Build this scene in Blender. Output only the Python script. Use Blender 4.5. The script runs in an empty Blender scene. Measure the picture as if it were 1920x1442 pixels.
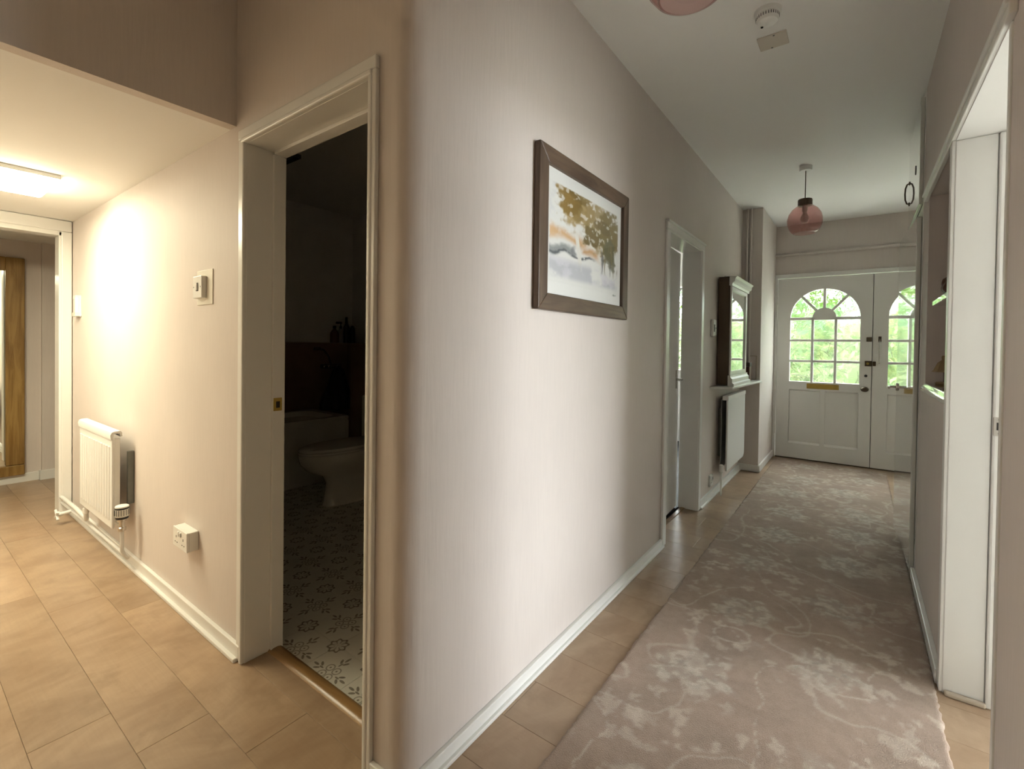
import bpy, bmesh, math, random
import numpy as np
from mathutils import Vector, Matrix, noise as mnoise
random.seed(7); rng = np.random.default_rng(7)
PI = math.pi
sc = bpy.context.scene
col = sc.collection

# ------------------------------------------------------------------ camera
FPX, PCY = 880.56, 659.73
YAW, PITCH, ROLL = math.radians(36.366), math.radians(-0.7495), math.radians(0.7755)
CAM = Vector((0.970, -0.8453, 1.2396))
fw = Vector((-math.sin(YAW)*math.cos(PITCH), math.cos(YAW)*math.cos(PITCH), math.sin(PITCH)))
r0 = Vector((math.cos(YAW), math.sin(YAW), 0)); u0 = r0.cross(fw)
rt = r0*math.cos(ROLL) + u0*math.sin(ROLL); up = u0*math.cos(ROLL) - r0*math.sin(ROLL)
cd = bpy.data.cameras.new('camera'); cam = bpy.data.objects.new('camera', cd); col.objects.link(cam)
cam.matrix_world = Matrix(((rt.x, up.x, -fw.x, CAM.x), (rt.y, up.y, -fw.y, CAM.y), (rt.z, up.z, -fw.z, CAM.z), (0, 0, 0, 1)))
cd.sensor_fit = 'HORIZONTAL'; cd.sensor_width = 36.0; cd.lens = FPX/1920*36.0
cd.shift_y = -(721.0-PCY)/1920.0
cd.clip_start = 0.02
sc.camera = cam

SY = -1.75            # wall behind the camera
# ------------------------------------------------------------------ daylight, exposure
SKY = 14.5
LED = 17.5
w = bpy.data.worlds.new('sky'); sc.world = w; w.use_nodes = True
bg = w.node_tree.nodes['Background']
bg.inputs['Color'].default_value = (0.93, 0.97, 1.0, 1); bg.inputs['Strength'].default_value = SKY
vs = sc.view_settings
sc.display_settings.display_device = 'sRGB'
vs.view_transform = 'Standard'; vs.look = 'None'; vs.gamma = 1.0; vs.use_curve_mapping = False
vs.exposure = 1.0
def portal(name, loc, rot, sx, sy):
    l = bpy.data.lights.new(name, 'AREA'); l.shape = 'RECTANGLE'; l.size = sx; l.size_y = sy
    l.cycles.is_portal = True
    o = bpy.data.objects.new(name, l); col.objects.link(o); o.location = loc; o.rotation_euler = rot
    o['kind'] = 'helper'
portal('front_door_daylight', (1.10, 5.43, 1.40), (-PI/2, 0, 0), 1.65, 1.1)
portal('window_side_room_offscreen', (4.31, 2.0, 1.20), (0, PI/2, 0), 2.0, 1.6)

# ------------------------------------------------------------------ node helpers
class NG:
    def __init__(s, name):
        s.m = bpy.data.materials.new(name); s.m.use_nodes = True
        s.t = s.m.node_tree; s.t.nodes.clear()
        s.out = s.t.nodes.new('ShaderNodeOutputMaterial')
    def n(s, typ, **k):
        nd = s.t.nodes.new(typ)
        for a, v in k.items(): setattr(nd, a, v)
        return nd
    def lk(s, a, b): s.t.links.new(a, b)
    def put(s, sock, v):
        if v is None: return
        if hasattr(v, 'is_linked') or isinstance(v, bpy.types.NodeSocket): s.lk(v, sock)
        elif isinstance(v, (tuple, list)) and len(v) == 3 and sock.type == 'RGBA': sock.default_value = (*v, 1)
        else: sock.default_value = v
    def math(s, op, a, b=0.0, c=None, clamp=False):
        nd = s.n('ShaderNodeMath', operation=op, use_clamp=clamp)
        s.put(nd.inputs[0], a); s.put(nd.inputs[1], b)
        if c is not None: s.put(nd.inputs[2], c)
        return nd.outputs[0]
    def mix(s, f, a, b, blend='MIX'):
        nd = s.n('ShaderNodeMix', data_type='RGBA', blend_type=blend)
        s.put(nd.inputs[0], f); s.put(nd.inputs[6], a); s.put(nd.inputs[7], b)
        return nd.outputs[2]
    def coord(s, which='Object', scale=(1, 1, 1), loc=(0, 0, 0), rot=(0, 0, 0)):
        tc = s.n('ShaderNodeTexCoord'); mp = s.n('ShaderNodeMapping')
        s.lk(tc.outputs[which], mp.inputs['Vector'])
        mp.inputs['Scale'].default_value = scale; s.put(mp.inputs['Location'], loc); mp.inputs['Rotation'].default_value = rot
        return mp.outputs['Vector']
    def noise(s, vec, scale, detail=3.0, rough=0.5, dist=0.0):
        nd = s.n('ShaderNodeTexNoise'); s.put(nd.inputs['Vector'], vec)
        nd.inputs['Scale'].default_value = scale; nd.inputs['Detail'].default_value = detail
        nd.inputs['Roughness'].default_value = rough; nd.inputs['Distortion'].default_value = dist
        return nd.outputs['Fac']
    def ramp(s, f, a, b):
        nd = s.n('ShaderNodeMapRange'); nd.interpolation_type = 'SMOOTHSTEP'
        s.put(nd.inputs[0], f); nd.inputs[1].default_value = a; nd.inputs[2].default_value = b
        return nd.outputs[0]
    def bump(s, h, strength=0.2, dist=0.01):
        nd = s.n('ShaderNodeBump'); s.put(nd.inputs['Height'], h)
        nd.inputs['Strength'].default_value = strength; nd.inputs['Distance'].default_value = dist
        return nd.outputs['Normal']
    def bsdf(s, color, rough=0.5, metal=0.0, normal=None, spec=0.5, coat=0.0, **k):
        p = s.n('ShaderNodeBsdfPrincipled')
        s.put(p.inputs['Base Color'], color); s.put(p.inputs['Roughness'], rough); s.put(p.inputs['Metallic'], metal)
        s.put(p.inputs['Specular IOR Level'], spec); s.put(p.inputs['Coat Weight'], coat)
        if normal is not None: s.lk(normal, p.inputs['Normal'])
        for a, v in k.items(): s.put(p.inputs[a], v)
        s.lk(p.outputs[0], s.out.inputs[0]); return p

def simple(name, c, rough=0.5, metal=0.0, var=0.06, vscale=6.0, bscale=0, bstr=0.1, spec=0.5, coat=0.0, coatr=0.05):
    g = NG(name); v = g.coord()
    f = g.noise(v, vscale, 4)
    cc = g.mix(f, tuple(x*(1-var) for x in c), tuple(min(1, x*(1+var)) for x in c))
    nrm = g.bump(g.noise(v, bscale, 3), bstr, 0.004) if bscale else None
    p = g.bsdf(cc, rough, metal, nrm, spec, coat); p.inputs['Coat Roughness'].default_value = coatr
    return g.m

M = {}
def wallpaper(name, c):
    g = NG(name); v = g.coord(); vs_ = g.coord(scale=(90, 90, 7))
    streak = g.noise(vs_, 1.0, 4, 0.6); blot = g.noise(v, 1.6, 3)
    base = g.mix(g.ramp(blot, .3, .7), tuple(x*.965 for x in c), tuple(min(1, x*1.03) for x in c))
    base = g.mix(g.math('MULTIPLY', g.ramp(streak, .35, .7), .10), base, tuple(x*.72 for x in c))
    g.bsdf(base, .62, 0, g.bump(streak, .35, .0025), .35); return g.m
M['wall'] = wallpaper('wallpaper_blush', (.705, .637, .590))
M['ceil'] = simple('ceiling_paint', (.90, .89, .86), .8, var=.025, vscale=2, bscale=60, bstr=.08)
M['white'] = simple('white_gloss_paint', (.80, .79, .755), .28, var=.025, vscale=3, bscale=14, bstr=.05)
M['whitem'] = simple('white_satin_enamel', (.80, .80, .775), .38, var=.02)
M['gloss'] = simple('white_high_gloss', (.72, .73, .68), .06, var=.03, vscale=2, bscale=2.2, bstr=.03, coat=1.0, coatr=.02)
M['plastic'] = simple('white_plastic', (.84, .83, .79), .35, var=.015)
M['cream_plastic'] = simple('cream_plastic', (.80, .76, .66), .4, var=.02)
M['chrome'] = simple('brushed_steel', (.60, .58, .54), .25, 1.0, var=.05)
M['steel'] = simple('dull_strike_steel', (.42, .39, .35), .42, .6, var=.1)
M['brass'] = simple('aged_brass', (.50, .36, .10), .38, 1.0, var=.18, vscale=20)
M['bronze'] = simple('dark_bronze', (.10, .075, .05), .4, .8, var=.2)
M['black'] = simple('black_plastic', (.012, .012, .012), .4)
M['dark'] = simple('dark_cavity', (.02, .018, .015), .7)
M['galv'] = simple('dull_grey_metal', (.20, .21, .20), .5, .7, var=.2, vscale=30)
M['porcelain'] = simple('white_porcelain', (.80, .79, .72), .12, var=.02)
M['bathtile'] = simple('brown_wall_tile', (.27, .20, .14), .25, var=.15, vscale=4)
M['tan'] = simple('tan_board', (.50, .43, .34), .7, var=.06)
M['cream_plate'] = simple('cream_painted_board', (.66, .60, .52), .7, var=.04)
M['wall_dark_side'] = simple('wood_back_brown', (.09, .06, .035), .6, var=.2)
M['redbrown'] = simple('dark_red_wood', (.11, .03, .018), .35, var=.3, vscale=30)
M['maroon'] = simple('dark_maroon_cloth', (.035, .014, .016), .85, var=.3, vscale=20, bscale=90, bstr=.3)
M['shade'] = simple('tan_ornament', (.36, .25, .13), .6, var=.2, vscale=25)
M['amber'] = simple('amber_bottle', (.16, .06, .02), .2, var=.2)
M['teal_label'] = simple('pale_label', (.45, .42, .38), .5)
M['towel'] = simple('dark_towel', (.02, .018, .022), .95, var=.3, vscale=40, bscale=120, bstr=.5)
M['carpet'] = simple('pale_cream_carpet', (.66, .62, .55), .95, var=.08, bscale=200, bstr=.3)
M['earth'] = simple('pale_garden_paving', (.58, .56, .50), .95, var=.12, vscale=3)

def plank_mat():
    g = NG('oak_laminate')
    oi = g.n('ShaderNodeObjectInfo'); rnd = oi.outputs['Random']
    off = g.n('ShaderNodeCombineXYZ'); g.lk(g.math('MULTIPLY', rnd, 37.0), off.inputs[0]); g.lk(g.math('MULTIPLY', rnd, 11.0), off.inputs[1])
    v = g.coord(scale=(1, 1, 1), loc=off.outputs[0])
    sv = g.n('ShaderNodeVectorMath', operation='MULTIPLY'); g.lk(v, sv.inputs[0]); sv.inputs[1].default_value = (6.0, 3.2, 2)
    cath = g.noise(sv.outputs[0], 1.0, 5, .6, .7)
    gv = g.n('ShaderNodeVectorMath', operation='MULTIPLY'); g.lk(v, gv.inputs[0]); gv.inputs[1].default_value = (6, 130, 3)
    grain = g.noise(gv.outputs[0], 1.0, 5, .6)
    blot = g.noise(v, 7.0, 5, .65, .3)
    c = g.mix(g.ramp(cath, .22, .82), (.335, .225, .142), (.48, .35, .232))
    c = g.mix(g.math('MULTIPLY', g.ramp(blot, .48, .75), .45), c, (.245, .16, .095))
    c = g.mix(g.math('MULTIPLY', g.ramp(grain, .2, .8), .16), c, (.26, .17, .105))
    tone = g.math('ADD', g.math('MULTIPLY', rnd, .16), .90)
    mul = g.n('ShaderNodeVectorMath', operation='SCALE'); g.lk(c, mul.inputs[0]); g.lk(tone, mul.inputs['Scale'])
    g.bsdf(mul.outputs[0], g.math('ADD', g.math('MULTIPLY', cath, .08), .26), 0, g.bump(grain, .03, .0005), .45)
    return g.m
M['plank'] = plank_mat()
def wood(name, c1, c2, axis=2, rough=.45):
    g = NG(name); s3 = [26, 26, 26]; s3[axis] = 2.0
    v = g.coord(scale=tuple(s3)); n1 = g.noise(v, 1.0, 5, .6, .8); n2 = g.noise(g.coord(), 3.0, 3)
    c = g.mix(g.ramp(n1, .3, .7), c1, c2); c = g.mix(g.math('MULTIPLY', g.ramp(n2, .45, .75), .4), c, tuple(x*.6 for x in c1))
    g.bsdf(c, rough, 0, g.bump(n1, .15, .002)); return g.m
M['rustic'] = wood('rustic_mango_wood', (.22, .115, .025), (.40, .25, .075))
M['frame_wood'] = wood('dark_walnut_frame', (.075, .045, .028), (.15, .098, .062))
M['frame_wood_h'] = wood('dark_walnut_frame_across', (.075, .045, .028), (.15, .098, .062), axis=1)
M['thresh'] = wood('oak_threshold', (.24, .135, .05), (.36, .22, .09), axis=0, rough=.3)
def glassy(name, tint, rough=.02, mixr=.12, bscale=0, bstr=0, refr=0.0, ior=1.45):
    g = NG(name)
    tr = g.n('ShaderNodeBsdfTransparent'); tr.inputs[0].default_value = (*tint, 1)
    gl = g.n('ShaderNodeBsdfGlossy'); gl.inputs['Roughness'].default_value = rough
    nrm = None
    if bscale:
        v = g.coord(); nrm = g.bump(g.noise(v, bscale, 2, .5, 1.5), bstr, .01)
        g.lk(nrm, gl.inputs['Normal'])
    fr = g.n('ShaderNodeFresnel'); fr.inputs['IOR'].default_value = ior
    body = tr.outputs[0]
    if refr:
        rf = g.n('ShaderNodeBsdfRefraction'); rf.inputs['Color'].default_value = (*tint, 1); rf.inputs['IOR'].default_value = 1.3
        rf.inputs['Roughness'].default_value = .02
        if nrm: g.lk(nrm, rf.inputs['Normal'])
        mx0 = g.n('ShaderNodeMixShader'); mx0.inputs[0].default_value = refr; g.lk(tr.outputs[0], mx0.inputs[1]); g.lk(rf.outputs[0], mx0.inputs[2])
        body = mx0.outputs[0]
    mx = g.n('ShaderNodeMixShader'); geo = g.n('ShaderNodeNewGeometry')
    f = g.math('MULTIPLY', g.math('ADD', g.math('MULTIPLY', fr.outputs[0], .9), mixr, clamp=True), g.math('SUBTRACT', 1.0, geo.outputs['Backfacing']))
    g.lk(f, mx.inputs[0]); g.lk(body, mx.inputs[1]); g.lk(gl.outputs[0], mx.inputs[2])
    g.lk(mx.outputs[0], g.out.inputs[0]); return g.m
M['pane'] = glassy('patterned_glass', (.95, .98, .96), .03, .0, 24, .25, .34)
M['clear'] = glassy('clear_glass', (.97, .98, .98), .01, .0)
M['pinkglass'] = glassy('pink_glass', (.93, .80, .79), .04, .05, 5, .15)
M['picglass'] = glassy('picture_glass', (.99, .99, .99), .02, .0)
g = NG('mirror_silver'); g.bsdf((.82, .86, .83), .015, 1.0); M['mirror'] = g.m
def emit(name, c, s):
    g = NG(name); e = g.n('ShaderNodeEmission'); e.inputs[0].default_value = (*c, 1); e.inputs[1].default_value = s
    g.lk(e.outputs[0], g.out.inputs[0]); return g.m
M['led'] = emit('lit_diffuser', (1.0, .92, .66), LED)
def leafmat(name, c1, c2):
    g = NG(name); v = g.coord(); f = g.noise(v, 7.0, 3)
    c = g.mix(g.ramp(f, .35, .65), c1, c2); c = g.mix(g.ramp(g.noise(v, 1.7, 2), .42, .62), c, tuple(.6*x_+.4*y_ for x_, y_ in zip(c2, (.30, .46, .38))))
    p = g.bsdf(c, .7, 0, None, .02)
    tl = g.n('ShaderNodeBsdfTranslucent'); g.lk(c, tl.inputs[0])
    ms = g.n('ShaderNodeMixShader'); ms.inputs[0].default_value = .45
    g.lk(p.outputs[0], ms.inputs[1]); g.lk(tl.outputs[0], ms.inputs[2]); g.lk(ms.outputs[0], g.out.inputs[0]); return g.m
M['leaf_h'] = leafmat('hedge_leaves', (.11, .21, .11), (.40, .42, .20))
M['leaf_t'] = leafmat('lime_leaves', (.05, .105, .012), (.09, .14, .02))
M['bark'] = simple('bark', (.03, .025, .02), .9)
def vcol(name, rough=.8, bscale=0, bstr=.3, spec=.2, sheen=0.0, extra=False):
    g = NG(name); a = g.n('ShaderNodeVertexColor'); a.layer_name = 'Col'
    c = a.outputs['Color']; v = g.coord()
    if extra:
        f = g.noise(v, 420, 2); c = g.mix(g.math('MULTIPLY', g.ramp(f, .35, .7), .28), c, (.14, .10, .075))
    nrm = g.bump(g.noise(v, bscale, 3), bstr, .006) if bscale else None
    g.bsdf(c, rough, 0, nrm, spec, **({'Sheen Weight': sheen} if sheen else {})); return g.m
M['rug'] = vcol('carved_wool_pile', .95, 260, .5, .1, .15, True)
M['print'] = vcol('watercolour_print', .7)

def tile_mat():
    g = NG('printed_floral_tile'); tc = g.n('ShaderNodeTexCoord'); sp = g.n('ShaderNodeSeparateXYZ'); g.lk(tc.outputs['Object'], sp.inputs[0])
    ax = g.math('ABSOLUTE', sp.outputs[0]); ay = g.math('ABSOLUTE', sp.outputs[1])
    def circ(px, py, cx, cy, sx=1.0, sy=1.0, rot=0.0):
        dx = g.math('SUBTRACT', px, cx); dy = g.math('SUBTRACT', py, cy)
        if rot:
            c, s = math.cos(rot), math.sin(rot)
            dx, dy = (g.math('ADD', g.math('MULTIPLY', dx, c), g.math('MULTIPLY', dy, s)), g.math('SUBTRACT', g.math('MULTIPLY', dy, c), g.math('MULTIPLY', dx, s)))
        dx = g.math('DIVIDE', dx, sx); dy = g.math('DIVIDE', dy, sy)
        return g.math('SQRT', g.math('ADD', g.math('MULTIPLY', dx, dx), g.math('MULTIPLY', dy, dy)))
    def within(d, a, b): return g.ramp(d, b, a)
    # corner flower
    fx = g.math('SUBTRACT', .112, ax); fy = g.math('SUBTRACT', .112, ay)
    r = g.math('SQRT', g.math('ADD', g.math('MULTIPLY', fx, fx), g.math('MULTIPLY', fy, fy))); th = g.math('ARCTAN2', fy, fx)
    R = g.math('ADD', .041, g.math('MULTIPLY', g.math('COSINE', g.math('MULTIPLY', th, 8.0)), .0055))
    edge = within(g.math('ABSOLUTE', g.math('SUBTRACT', r, g.math('SUBTRACT', R, .005))), .003, .006)
    spoke = g.math('MULTIPLY', g.ramp(g.math('COSINE', g.math('MULTIPLY', th, 8.0)), -.2, -.9), g.math('MULTIPLY', within(r, .036, .040), g.ramp(r, .010, .014)))
    pat = g.math('MAXIMUM', edge, g.math('MULTIPLY', spoke, .75))
    hi = g.math('MAXIMUM', ax, ay); lo = g.math('MINIMUM', ax, ay)
    for (cx, cy, sx, sy, ro) in ((.083, 0, .016, .0055, 0), (.064, .013, .014, .0055, .6), (.05, .0, .012, .004, 0)):
        pat = g.math('MAXIMUM', pat, within(circ(hi, lo, cx, cy, sx, sy, ro), .75, 1.1))
    b = circ(ax, ay, .019, .019)
    pat = g.math('MAXIMUM', pat, g.math('MULTIPLY', within(g.math('ABSOLUTE', g.math('SUBTRACT', b, .016)), .0015, .0035), .8))
    pat = g.math('MAXIMUM', pat, within(b, .003, .0055))
    ns = g.noise(g.coord(), 60, 3)
    c = g.mix(g.math('MULTIPLY', pat, g.math('ADD', .65, g.math('MULTIPLY', ns, .4)), clamp=True), (.66, .645, .57), (.15, .125, .085))
    g.bsdf(c, .3, 0, None, .45); return g.m
M['tile'] = tile_mat()

# ------------------------------------------------------------------ mesh helpers
def bx(bm, x0, x1, y0, y1, z0, z1):
    m = Matrix.Translation(((x0+x1)/2, (y0+y1)/2, (z0+z1)/2)) @ Matrix.Diagonal((abs(x1-x0), abs(y1-y0), abs(z1-z0), 1))
    return bmesh.ops.create_cube(bm, size=1.0, matrix=m)['verts']
def prism(bm, pts, axis, a, b):
    """2D polygon extruded along axis ('x','y','z') from a to b; pts in the other two axes in order"""
    def P(p, t):
        return {'x': (t, p[0], p[1]), 'y': (p[0], t, p[1]), 'z': (p[0], p[1], t)}[axis]
    lo = [bm.verts.new(P(p, a)) for p in pts]; hi = [bm.verts.new(P(p, b)) for p in pts]; n = len(pts)
    fs = [bm.faces.new(lo), bm.faces.new(hi[::-1])]
    for i in range(n): fs.append(bm.faces.new((lo[i], hi[i], hi[(i+1) % n], lo[(i+1) % n])))
    bmesh.ops.recalc_face_normals(bm, faces=fs)
def tube(bm, pts, r, seg=10, cap=True):
    pts = [Vector(p) for p in pts]; rings = []
    n = len(pts); rr = r if isinstance(r, (list, tuple)) else [r]*n
    d0 = (pts[1]-pts[0]).normalized()
    ref = Vector((0, 0, 1)) if abs(d0.z) < .9 else Vector((1, 0, 0))
    a = d0.cross(ref).normalized()
    for i, p in enumerate(pts):
        d = ((pts[min(i+1, n-1)]-p).normalized() + (p-pts[max(i-1, 0)]).normalized())
        d = d.normalized() if d.length > 1e-6 else d0
        a = (a - d*a.dot(d)).normalized(); b = d.cross(a)
        rings.append([bm.verts.new(p + (a*math.cos(2*PI*k/seg) + b*math.sin(2*PI*k/seg))*rr[i]) for k in range(seg)])
    fs = []
    for i in range(n-1):
        for k in range(seg): fs.append(bm.faces.new((rings[i][k], rings[i][(k+1) % seg], rings[i+1][(k+1) % seg], rings[i+1][k])))
    if cap: fs += [bm.faces.new(rings[0][::-1]), bm.faces.new(rings[-1])]
    bmesh.ops.recalc_face_normals(bm, faces=fs)
def lathe(bm, prof, c=(0, 0, 0), seg=32, axis='z', cap=True, sx=1.0, sy=1.0):
    rings = []
    for (r, h) in prof:
        ring = []
        for k in range(seg):
            t = 2*PI*k/seg; a, b = r*math.cos(t)*sx, r*math.sin(t)*sy
            p = {'z': (a, b, h), 'x': (h, a, b), 'y': (a, h, b)}[axis]
            ring.append(bm.verts.new((p[0]+c[0], p[1]+c[1], p[2]+c[2])))
        rings.append(ring)
    fs = []
    for i in range(len(rings)-1):
        for k in range(seg): fs.append(bm.faces.new((rings[i][k], rings[i][(k+1) % seg], rings[i+1][(k+1) % seg], rings[i+1][k])))
    if cap:
        if prof[0][0] > 1e-5: fs.append(bm.faces.new(rings[0][::-1]))
        if prof[-1][0] > 1e-5: fs.append(bm.faces.new(rings[-1]))
    bmesh.ops.remove_doubles(bm, verts=[v for rr in rings for v in rr], dist=1e-6)
    bmesh.ops.recalc_face_normals(bm, faces=[f for f in fs if f.is_valid])
def loft(bm, rings, cap=True):
    R = [[bm.verts.new(p) for p in ring] for ring in rings]; fs = []; n = len(R[0])
    for i in range(len(R)-1):
        for k in range(n): fs.append(bm.faces.new((R[i][k], R[i][(k+1) % n], R[i+1][(k+1) % n], R[i+1][k])))
    if cap: fs += [bm.faces.new(R[0][::-1]), bm.faces.new(R[-1])]
    bmesh.ops.recalc_face_normals(bm, faces=fs)
def NB(): return bmesh.new()
def wloc(o):
    v = Vector((0, 0, 0))
    while o: v += o.location; o = o.parent
    return v
def obj(name, bm, mat, parent=None, bevel=0, smooth=False, seg=2, origin=None):
    me = bpy.data.meshes.new(name); bm.to_mesh(me); bm.free()
    me.materials.append(M[mat] if isinstance(mat, str) else mat)
    o = bpy.data.objects.new(name, me); col.objects.link(o)
    if parent: o.parent = parent; me.transform(Matrix.Translation(-wloc(parent)))
    elif origin: me.transform(Matrix.Translation(-Vector(origin))); o.location = origin
    if bevel:
        md = o.modifiers.new('bevel', 'BEVEL'); md.width = bevel; md.segments = seg; md.limit_method = 'ANGLE'; md.angle_limit = math.radians(40); md.harden_normals = False
    if smooth:
        me.shade_smooth()
        if smooth != 'all':
            me.set_sharp_from_angle(angle=math.radians(38))
    return o
def tag(o, label=None, cat=None, group=None, kind=None):
    if label: o['label'] = label
    if cat: o['category'] = cat
    if group: o['group'] = group
    if kind: o['kind'] = kind
    return o
def thing(name, label, cat, loc=(0, 0, 0), group=None, kind=None):
    o = bpy.data.objects.new(name, None); col.objects.link(o); o.location = loc; o.empty_display_size = .1
    return tag(o, label, cat, group, kind)
def boxes(name, mat, lst, parent=None, bevel=0, **k):
    bm = NB()
    for b in lst: bx(bm, *b)
    return obj(name, bm, mat, parent, bevel, **k)
def struct(name, mat, lst, label, cat, bevel=0):
    return tag(boxes(name, mat, lst, None, bevel), label, cat, None, 'structure')
def copy_tree(o, parent=None):
    c = o.copy(); col.objects.link(c); c.parent = parent
    for ch in list(o.children): copy_tree(ch, c)
    return c

W = 1.243; HC = 2.651; HL = 2.085
XB = -1.01; XL = -3.585; YE = 5.35; XN = .185; YN = 4.41; XR = 2.02
SY = -1.75            # wall behind the camera

# ------------------------------------------------------------------ structure: walls
bm = NB(); r = .060; arc = [(-r + r*math.sin(t), r - r*math.cos(t)) for t in np.linspace(0, PI/2, 9)]
prism(bm, [(-.137, 0)] + arc + [(0, 2.10), (-.13, 2.10), (-.13, .14), (-.137, .14)], 'z', 0, HC)
bx(bm, -.1301, 0, 2.10, 2.88, 1.99, HC); bx(bm, -.13, 0, 2.88, YN, 0, HC)
o = tag(obj('wall_left', bm, 'wall', smooth=True), 'blush wallpapered corridor wall with the framed watercolour, rounded at its near corner', 'wall', None, 'structure')
struct('wall_passage', 'wall', [(-3.70, -.935, 0, .14, 0, HC), (-.935, -.137, 0, .14, 2.02, HC)], 'cream wallpapered wall behind the white radiator, pierced by the bathroom doorway', 'wall')
struct('wall_downstand', 'wall', [(XB-.05, XB, SY, 0, HL, HC)], 'shaded papered drop beam above the passage with the lower ceiling', 'wall')
struct('wall_nib', 'wall', [(-.13, XN, YN, 5.55, 0, HC)], 'projecting wall pier beside the front doors carrying two thin pipes', 'wall')
struct('wall_back', 'wall', [(XN, XR+.1, YE, 5.55, 2.09, HC), (XR, XR+.1, YE, 5.55, 0, 2.09)], 'papered wall over the white front doors', 'wall')
struct('wall_porch', 'wall', [(XR, XR+.1, 3.25, YE, 0, HC), (W, XR, 3.25, 3.33, 0, HC)], 'side wall of the entrance beyond the glossy cupboard', 'wall')
struct('wall_right', 'wall', [(W, W+.1, SY, .705, 0, HC), (W, W+.1, .705, 1.487, 2.012, HC), (W, W+.1, 1.487, 2.26, 2.006, HC), (W, W+.1, 2.26, 2.50, 1.035, HC),
                              (W, W+.08, 1.487, 2.50, 0, 1.035), (W+.1, W+.30, 2.262, 2.50, 1.035, 2.1), (W+.30, W+.36, 1.46, 2.50, 0, 2.2),
                              (W+.105, W+.30, 1.4875, 1.495, .0, 2.0), (W+.1, W+.30, 1.4875, 2.262, 2.008, 2.1)],
       'papered right wall holding the open doorway and the shelved alcove', 'wall')
struct('wall_near', 'wall', [(-4.95, W+.1, SY-.1, SY, 0, HC)], 'plain papered wall facing the bathroom door', 'wall')
struct('wall_far_left', 'wall', [(XL-.11, XL, SY, -.92, 0, HL), (XL-.11, XL, -.92, -.01, 2.0, HL)], 'papered wall around the doorway at the end of the passage', 'wall')
struct('wall_far_room', 'wall', [(-4.95, -4.85, SY, .9, 0, HC), (-4.85, -4.81, .03, .9, 0, HC), (-4.85, -3.70, .8, .9, 0, HC)], 'cream wall carrying the wood framed mirror beyond the passage doorway', 'wall')
struct('wall_bathroom', 'ceil', [(-3.70, -3.60, .14, 2.43, 0, HC), (-3.60, -.13, 2.33, 2.43, 0, HC)], 'plain dark end wall of the unlit bathroom', 'wall')
struct('wall_side_room', 'ceil', [(4.2, 4.3, -1.1, 1.2, 0, HC), (4.2, 4.3, 2.8, 3.3, 0, HC), (4.2, 4.3, 1.2, 2.8, 0, .2), (4.2, 4.3, 1.2, 2.8, 2.2, HC),
                                  (W+.1, 4.3, -1.1, -1.0, 0, HC), (W+.55, 4.3, 3.2, 3.3, 0, HC), (W+.36, W+.55, 2.49, 2.50, 0, HC)], 'white walls of the side room beyond the right doorway', 'wall')
struct('wall_front_room', 'ceil', [(-3.1, -3.0, 2.43, 5.65, 0, HC), (-3.0, -2.1, 5.5, 5.6, 0, HC), (-.4, -.13, 5.5, 5.6, 0, HC), (-2.1, -.4, 5.5, 5.6, 0, .9), (-2.1, -.4, 5.5, 5.6, 2.1, HC)],
       'white walls of the front room behind the ajar corridor door', 'wall')
struct('ceiling', 'ceil', [(-5.0, 4.4, SY-.2, 5.65, HC, HC+.12)], 'off-white plaster corridor ceiling with the pendant lamps', 'ceiling')
struct('ceiling_passage', 'ceil', [(-4.95, XB-.05, SY, 0, HL, HC), (-4.95, -3.70, 0, .9, HL, HC)], 'lowered cream ceiling with the lit light panel', 'ceiling')

# ------------------------------------------------------------------ floor: planks as pieces
flo = struct('floor', 'dark', [(-4.95, XR+.1, SY-.1, .14, -.06, -.013), (-4.95, -3.70, .14, .9, -.06, -.013), (-.14, XR+.1, .14, 5.60, -.06, -.013), (-3.1, -.14, 2.43, 5.6, -.06, -.001)],
             'oak effect plank floor running through hall, passage and corridor', 'floor')
struct('floor_side_room', 'carpet', [(W+.165, XR+.1, -1.1, 1.45, -.012, .004), (W+.37, XR+.1, 1.45, 3.24, -.012, .004), (XR+.1, 4.3, -1.1, 3.3, -.06, .004)], 'pale carpet in the side room beyond the right doorway', 'floor')
PWD, PLN = .1965, 1.21
def plank_row(y0, y1, x0, x1, sh):
    k = math.floor((x0 - sh)/PLN); g_ = .00035
    a = sh + k*PLN
    while a < x1:
        l, h = max(a, x0), min(a+PLN, x1)
        if h - l > .03:
            b = NB(); bx(b, l+g_, h-g_, y0+g_, y1-g_, -.012, 0)
            o = obj('plank', b, 'plank', None, .0007, seg=1, origin=((l+h)/2, (y0+y1)/2, 0)); o.parent = flo
        a += PLN
for k in range(-7, 30):
    y0 = -.382 + PWD*k; y1 = y0 + PWD
    sh = -.75 if k == 0 else -.75 + PLN*((k*.37 + .17*math.sin(k*5.1)) % 1.0)
    if y0 > 5.35: break
    if y1 < .05: plank_row(max(y0, SY), y1, -4.85, W, sh)
    else:
        if y0 < .8: plank_row(y0, min(y1, .8), -4.85, -3.70, sh)
        x0 = -.12 if 1.95 < y0 < 2.88 else 0.0
        x1 = W
        if y1 > .72 and y0 < 1.46: x1 = W+.16
        if y0 > 3.2: x1 = XR
        if y0 < .05: plank_row(y0, .095, -.93, 0, sh)
        plank_row(y0, min(y1, 5.40), x0, x1, sh)
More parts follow.
